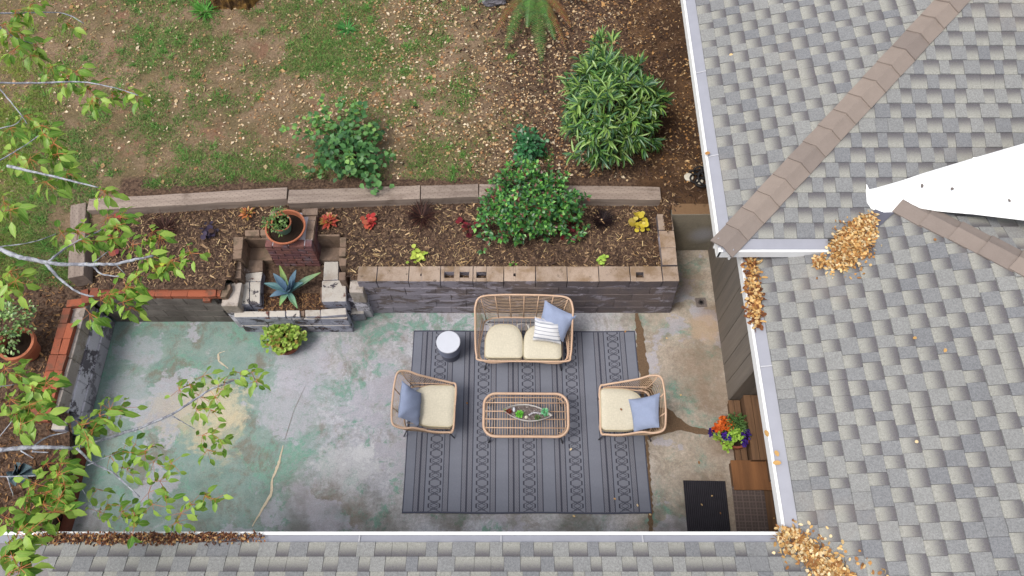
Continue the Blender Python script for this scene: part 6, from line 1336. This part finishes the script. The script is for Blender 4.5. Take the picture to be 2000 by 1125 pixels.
# ================================================================== OVERHANGING CHERRY TREE
tr = thing('cherry_tree', 'cherry tree reaching in from the left with pale grey branches and drooping bright green leaves', 'tree', (-9.8, 3.6, .3))
def tree():
    rng = np.random.default_rng(3); R = random.Random(5)
    trunk = crom([(-9.8, 3.6, .2), (-9.7, 3.65, 1.4), (-9.5, 3.6, 2.6), (-9.2, 3.8, 3.6)], 6); MB().tube(trunk, [.17 - .08 * i / len(trunk) for i in range(len(trunk))], 12).build('trunk', M['bark'], tr, smooth=True)
    B = [([(0, 26), (60, 25), (124, 26), (164, 46)], 4.4, 4.1, .012), ([(0, 53), (32, 75), (64, 85)], 4.4, 4.2, .012), ([(0, 162), (85, 162), (160, 160), (225, 172), (270, 186)], 4.4, 4.0, .013), ([(0, 174), (36, 217), (53, 242)], 4.4, 4.2, .010), ([(0, 251), (32, 242), (45, 225)], 4.3, 4.2, .008), ([(0, 313), (36, 292), (76, 265)], 4.3, 4.2, .009), ([(14, 324), (107, 345), (192, 366)], 4.3, 4.1, .014),
         ([(0, 487), (40, 502), (90, 513), (131, 516), (187, 516), (230, 515), (271, 505), (300, 500)], 4.2, 3.9, .026), ([(96, 510), (134, 481), (199, 448)], 4.1, 3.9, .012), ([(90, 515), (118, 546), (155, 572), (184, 579)], 4.1, 3.9, .015), ([(180, 518), (199, 535), (233, 540)], 4.0, 3.9, .010), ([(0, 482), (62, 473), (109, 457)], 4.2, 4.0, .008), ([(184, 512), (211, 491)], 4.0, 3.9, .006), ([(225, 515), (245, 536)], 3.95, 3.85, .006),
         ([(0, 878), (59, 874), (119, 874), (150, 874), (214, 854), (277, 834), (336, 809), (376, 783), (415, 759), (467, 739)], 3.9, 3.1, .022), ([(336, 812), (380, 838)], 3.4, 3.2, .006), ([(150, 874), (178, 902), (222, 925), (273, 971)], 3.7, 3.4, .013), ([(63, 874), (91, 854), (131, 844)], 3.8, 3.7, .009), ([(170, 909), (245, 878)], 3.65, 3.5, .004), ([(225, 925), (262, 908)], 3.55, 3.45, .003), ([(240, 865), (255, 875)], 3.6, 3.55, .004), ([(0, 931), (71, 929)], 3.9, 3.8, .009), ([(14, 931), (26, 969)], 3.9, 3.8, .006), ([(0, 755), (28, 751)], 4.0, 3.9, .008), ([(0, 852), (24, 822)], 3.9, 3.9, .006), ([(40, 880), (65, 895)], 3.85, 3.8, .006), ([(143, 926), (190, 1005)], 3.7, 3.5, .004), ([(62, 882), (95, 884)], 3.85, 3.8, .008)]
    for px, z0, z1, r in B:
        n = len(px); pts = [P(x, y, z0 + (z1 - z0) * i / (n - 1)) for i, (x, y) in enumerate(px)]
        if px[0][0] <= 0:
            dd = (pts[0] - pts[1]).normalized(); pts = [Vector((-9.25, 3.8, 3.5)), pts[0] + dd * .9 + Vector((0, 0, -.1)), pts[0] + dd * .4] + pts
        c = crom(pts, 6); m = len(c); MB().tube([p + Vector((R.uniform(-1, 1), R.uniform(-1, 1), R.uniform(-1, 1))) * .18 * r for p in c], [r * .68 * (1.35 - .85 * i / m) * R.uniform(.86, 1.18) for i in range(m)], 7).build('branch', M['bark'], tr, smooth=True)
    CL = [(130, 45, 4.1), (30, 20, 4.4), (60, 8, 4.4), (10, 45, 4.4), (70, 85, 4.2), (42, 68, 4.3), (65, 108, 4.2), (20, 62, 4.4), (30, 95, 4.4), (100, 130, 4.2), (132, 148, 4.2), (120, 165, 4.2), (172, 172, 4.1), (180, 195, 4.1), (220, 182, 4.0), (245, 178, 4.0), (265, 188, 4.0), (150, 140, 4.2), (50, 225, 4.2), (80, 245, 4.2), (85, 262, 4.2), (105, 280, 4.2), (30, 300, 4.2), (58, 310, 4.2), (20, 250, 4.3), (112, 300, 4.2), (130, 338, 4.1), (205, 372, 4.1), (90, 355, 4.2), (8, 395, 4.3), (20, 410, 4.3),
          (210, 425, 3.9), (226, 440, 3.9), (212, 466, 3.9), (235, 425, 3.9), (120, 455, 4.0), (152, 450, 4.0), (160, 470, 4.0), (190, 470, 3.9), (260, 478, 3.9), (298, 452, 3.9), (312, 462, 3.9), (335, 508, 3.85), (372, 494, 3.85), (300, 520, 3.85), (265, 535, 3.9), (246, 560, 3.9), (290, 500, 3.9), (196, 586, 3.9), (175, 612, 3.9), (240, 590, 3.9), (215, 575, 3.9), (255, 600, 3.85), (20, 530, 4.3), (10, 560, 4.3), (30, 548, 4.3),
          (350, 760, 3.3), (372, 752, 3.3), (395, 735, 3.25), (420, 775, 3.2), (440, 742, 3.2), (468, 728, 3.1), (492, 728, 3.1), (412, 800, 3.2), (388, 772, 3.2), (500, 745, 3.1), (395, 850, 3.2), (415, 848, 3.2), (430, 860, 3.2), (405, 878, 3.2), (385, 800, 3.25), (425, 760, 3.2),
          (290, 962, 3.4), (312, 940, 3.4), (298, 985, 3.4), (262, 1002, 3.4), (238, 1000, 3.4), (322, 968, 3.4), (352, 1002, 3.35), (372, 985, 3.35), (400, 968, 3.35), (420, 975, 3.35), (345, 1020, 3.35), (262, 1030, 3.4), (195, 1000, 3.5), (210, 985, 3.5), (190, 955, 3.5), (160, 830, 3.7), (180, 840, 3.7), (195, 812, 3.7), (215, 800, 3.7), (240, 796, 3.6), (170, 855, 3.7), (240, 882, 3.5), (265, 868, 3.5), (285, 880, 3.5), (248, 915, 3.45), (215, 890, 3.55), (335, 905, 3.4), (300, 902, 3.45),
          (70, 945, 3.8), (92, 960, 3.8), (112, 928, 3.8), (55, 965, 3.8), (125, 945, 3.8), (85, 985, 3.8), (105, 1000, 3.8), (50, 1000, 3.8), (75, 1015, 3.8), (115, 975, 3.8), (90, 905, 3.8), (120, 905, 3.8), (30, 730, 3.9), (62, 755, 3.9), (90, 748, 3.9), (58, 790, 3.9), (20, 780, 3.9), (30, 805, 3.9), (72, 808, 3.9), (10, 720, 3.95), (40, 830, 3.9), (10, 1010, 3.9), (35, 1040, 3.9), (20, 1060, 3.9), (25, 1090, 3.9), (40, 1110, 3.9), (15, 1120, 3.9), (60, 1035, 3.9), (10, 1085, 3.9)]
    leaves = []; pet = MB()
    for px, py, z in CL:
        c = P(px, py, z); n = R.randint(9, 14) if z > 3.6 else R.randint(5, 9); a0 = R.uniform(0, 6.28)
        for i in range(n):
            a = a0 + i * 2.4 + R.uniform(-.3, .3); el = R.uniform(-1.0, .15); d = Vector((math.cos(a), math.sin(a), el)).normalized(); b = c + d * R.uniform(.03, .055) + Vector((R.uniform(-.05, .05), R.uniform(-.05, .05), R.uniform(-.05, .02)))
            d2 = (d + Vector((R.uniform(-.3, .3), R.uniform(-.3, .3), -.35))).normalized(); nr = Vector((R.uniform(-.6, .6), R.uniform(-.6, .6), 1)); L = (R.uniform(.095, .145) if z > 3.6 else R.uniform(.075, .115)); leaves.append((b, d2, nr, L)); pet.tube([c, b], .0018, 3, caps=False)
    pet.build('petioles', M['petiole'], tr); bpy.data.objects['petioles']['kind'] = 'stuff'
    R.shuffle(leaves); vis = sorted(leaves, key=lambda l: not (20 < pj(l[0])[0] < 1990 and 0 < pj(l[0])[1] < 1120)); part, rest = vis[:300], vis[300:]
    T, FS = LEAF8; UVt = [(x, y + .5) for x, y, z in T.tolist()]; mes = []
    for k in range(6):
        m = MB(); cu = R.uniform(.5, 2.2); fo = R.uniform(.6, 1.8); asp = R.uniform(.36, .50); tw = R.uniform(-.3, .3); m.add([(x, y * asp, z * (cu if y == 0 else fo) + tw * y * x * .4) for x, y, z in T.tolist()], FS, 0, (1, 1, 1), UVt); me = m.mesh('leaf', M['cherry'], (0, 0, 0), True); mes.append(me)
    far = [MB() for _ in range(1)][0]
    for j, (b, d, nr, L) in enumerate(part + rest):
        y = nr.cross(d).normalized(); z = d.cross(y); mm = Matrix((d, y, z)).transposed().to_4x4(); mm.translation = b; mm = mm @ Matrix.Diagonal((L, L, L, 1)); me = mes[R.randrange(6)]
        if j < 300: inst('leaf', me, tr, mm)
        else:
            h = R.random(); far.add([mm @ v.co for v in me.vertices], [tuple(p.vertices) for p in me.polygons], 0, (h, h, h), UVt)
    tag(far.build('foliage', M['cherry2'], tr, smooth=True), kind='stuff')
M['petiole'] = simple('reddish_petiole', A(186, 116, 70), .2, 30, .7, 0)
def _c2():
    t = NT('cherry_foliage'); q = t.sep(t.attr('Col'))[0]; u, v, _ = t.sep(t.uv())
    c = t.mix(q, A(98, 150, 48), A(186, 218, 98)); vein = t.step(t.math('ABSOLUTE', t.math('SUBTRACT', v, .5)), .06, .02); c = t.mix(t.math('MULTIPLY', vein, .4), c, A(196, 206, 120)); c = t.vary(c, t.noise(50, 2, .5), .12); t.col(c).rough(.42, .4).translucent(c, .35); return t.m
M['cherry2'] = _c2()
tree()
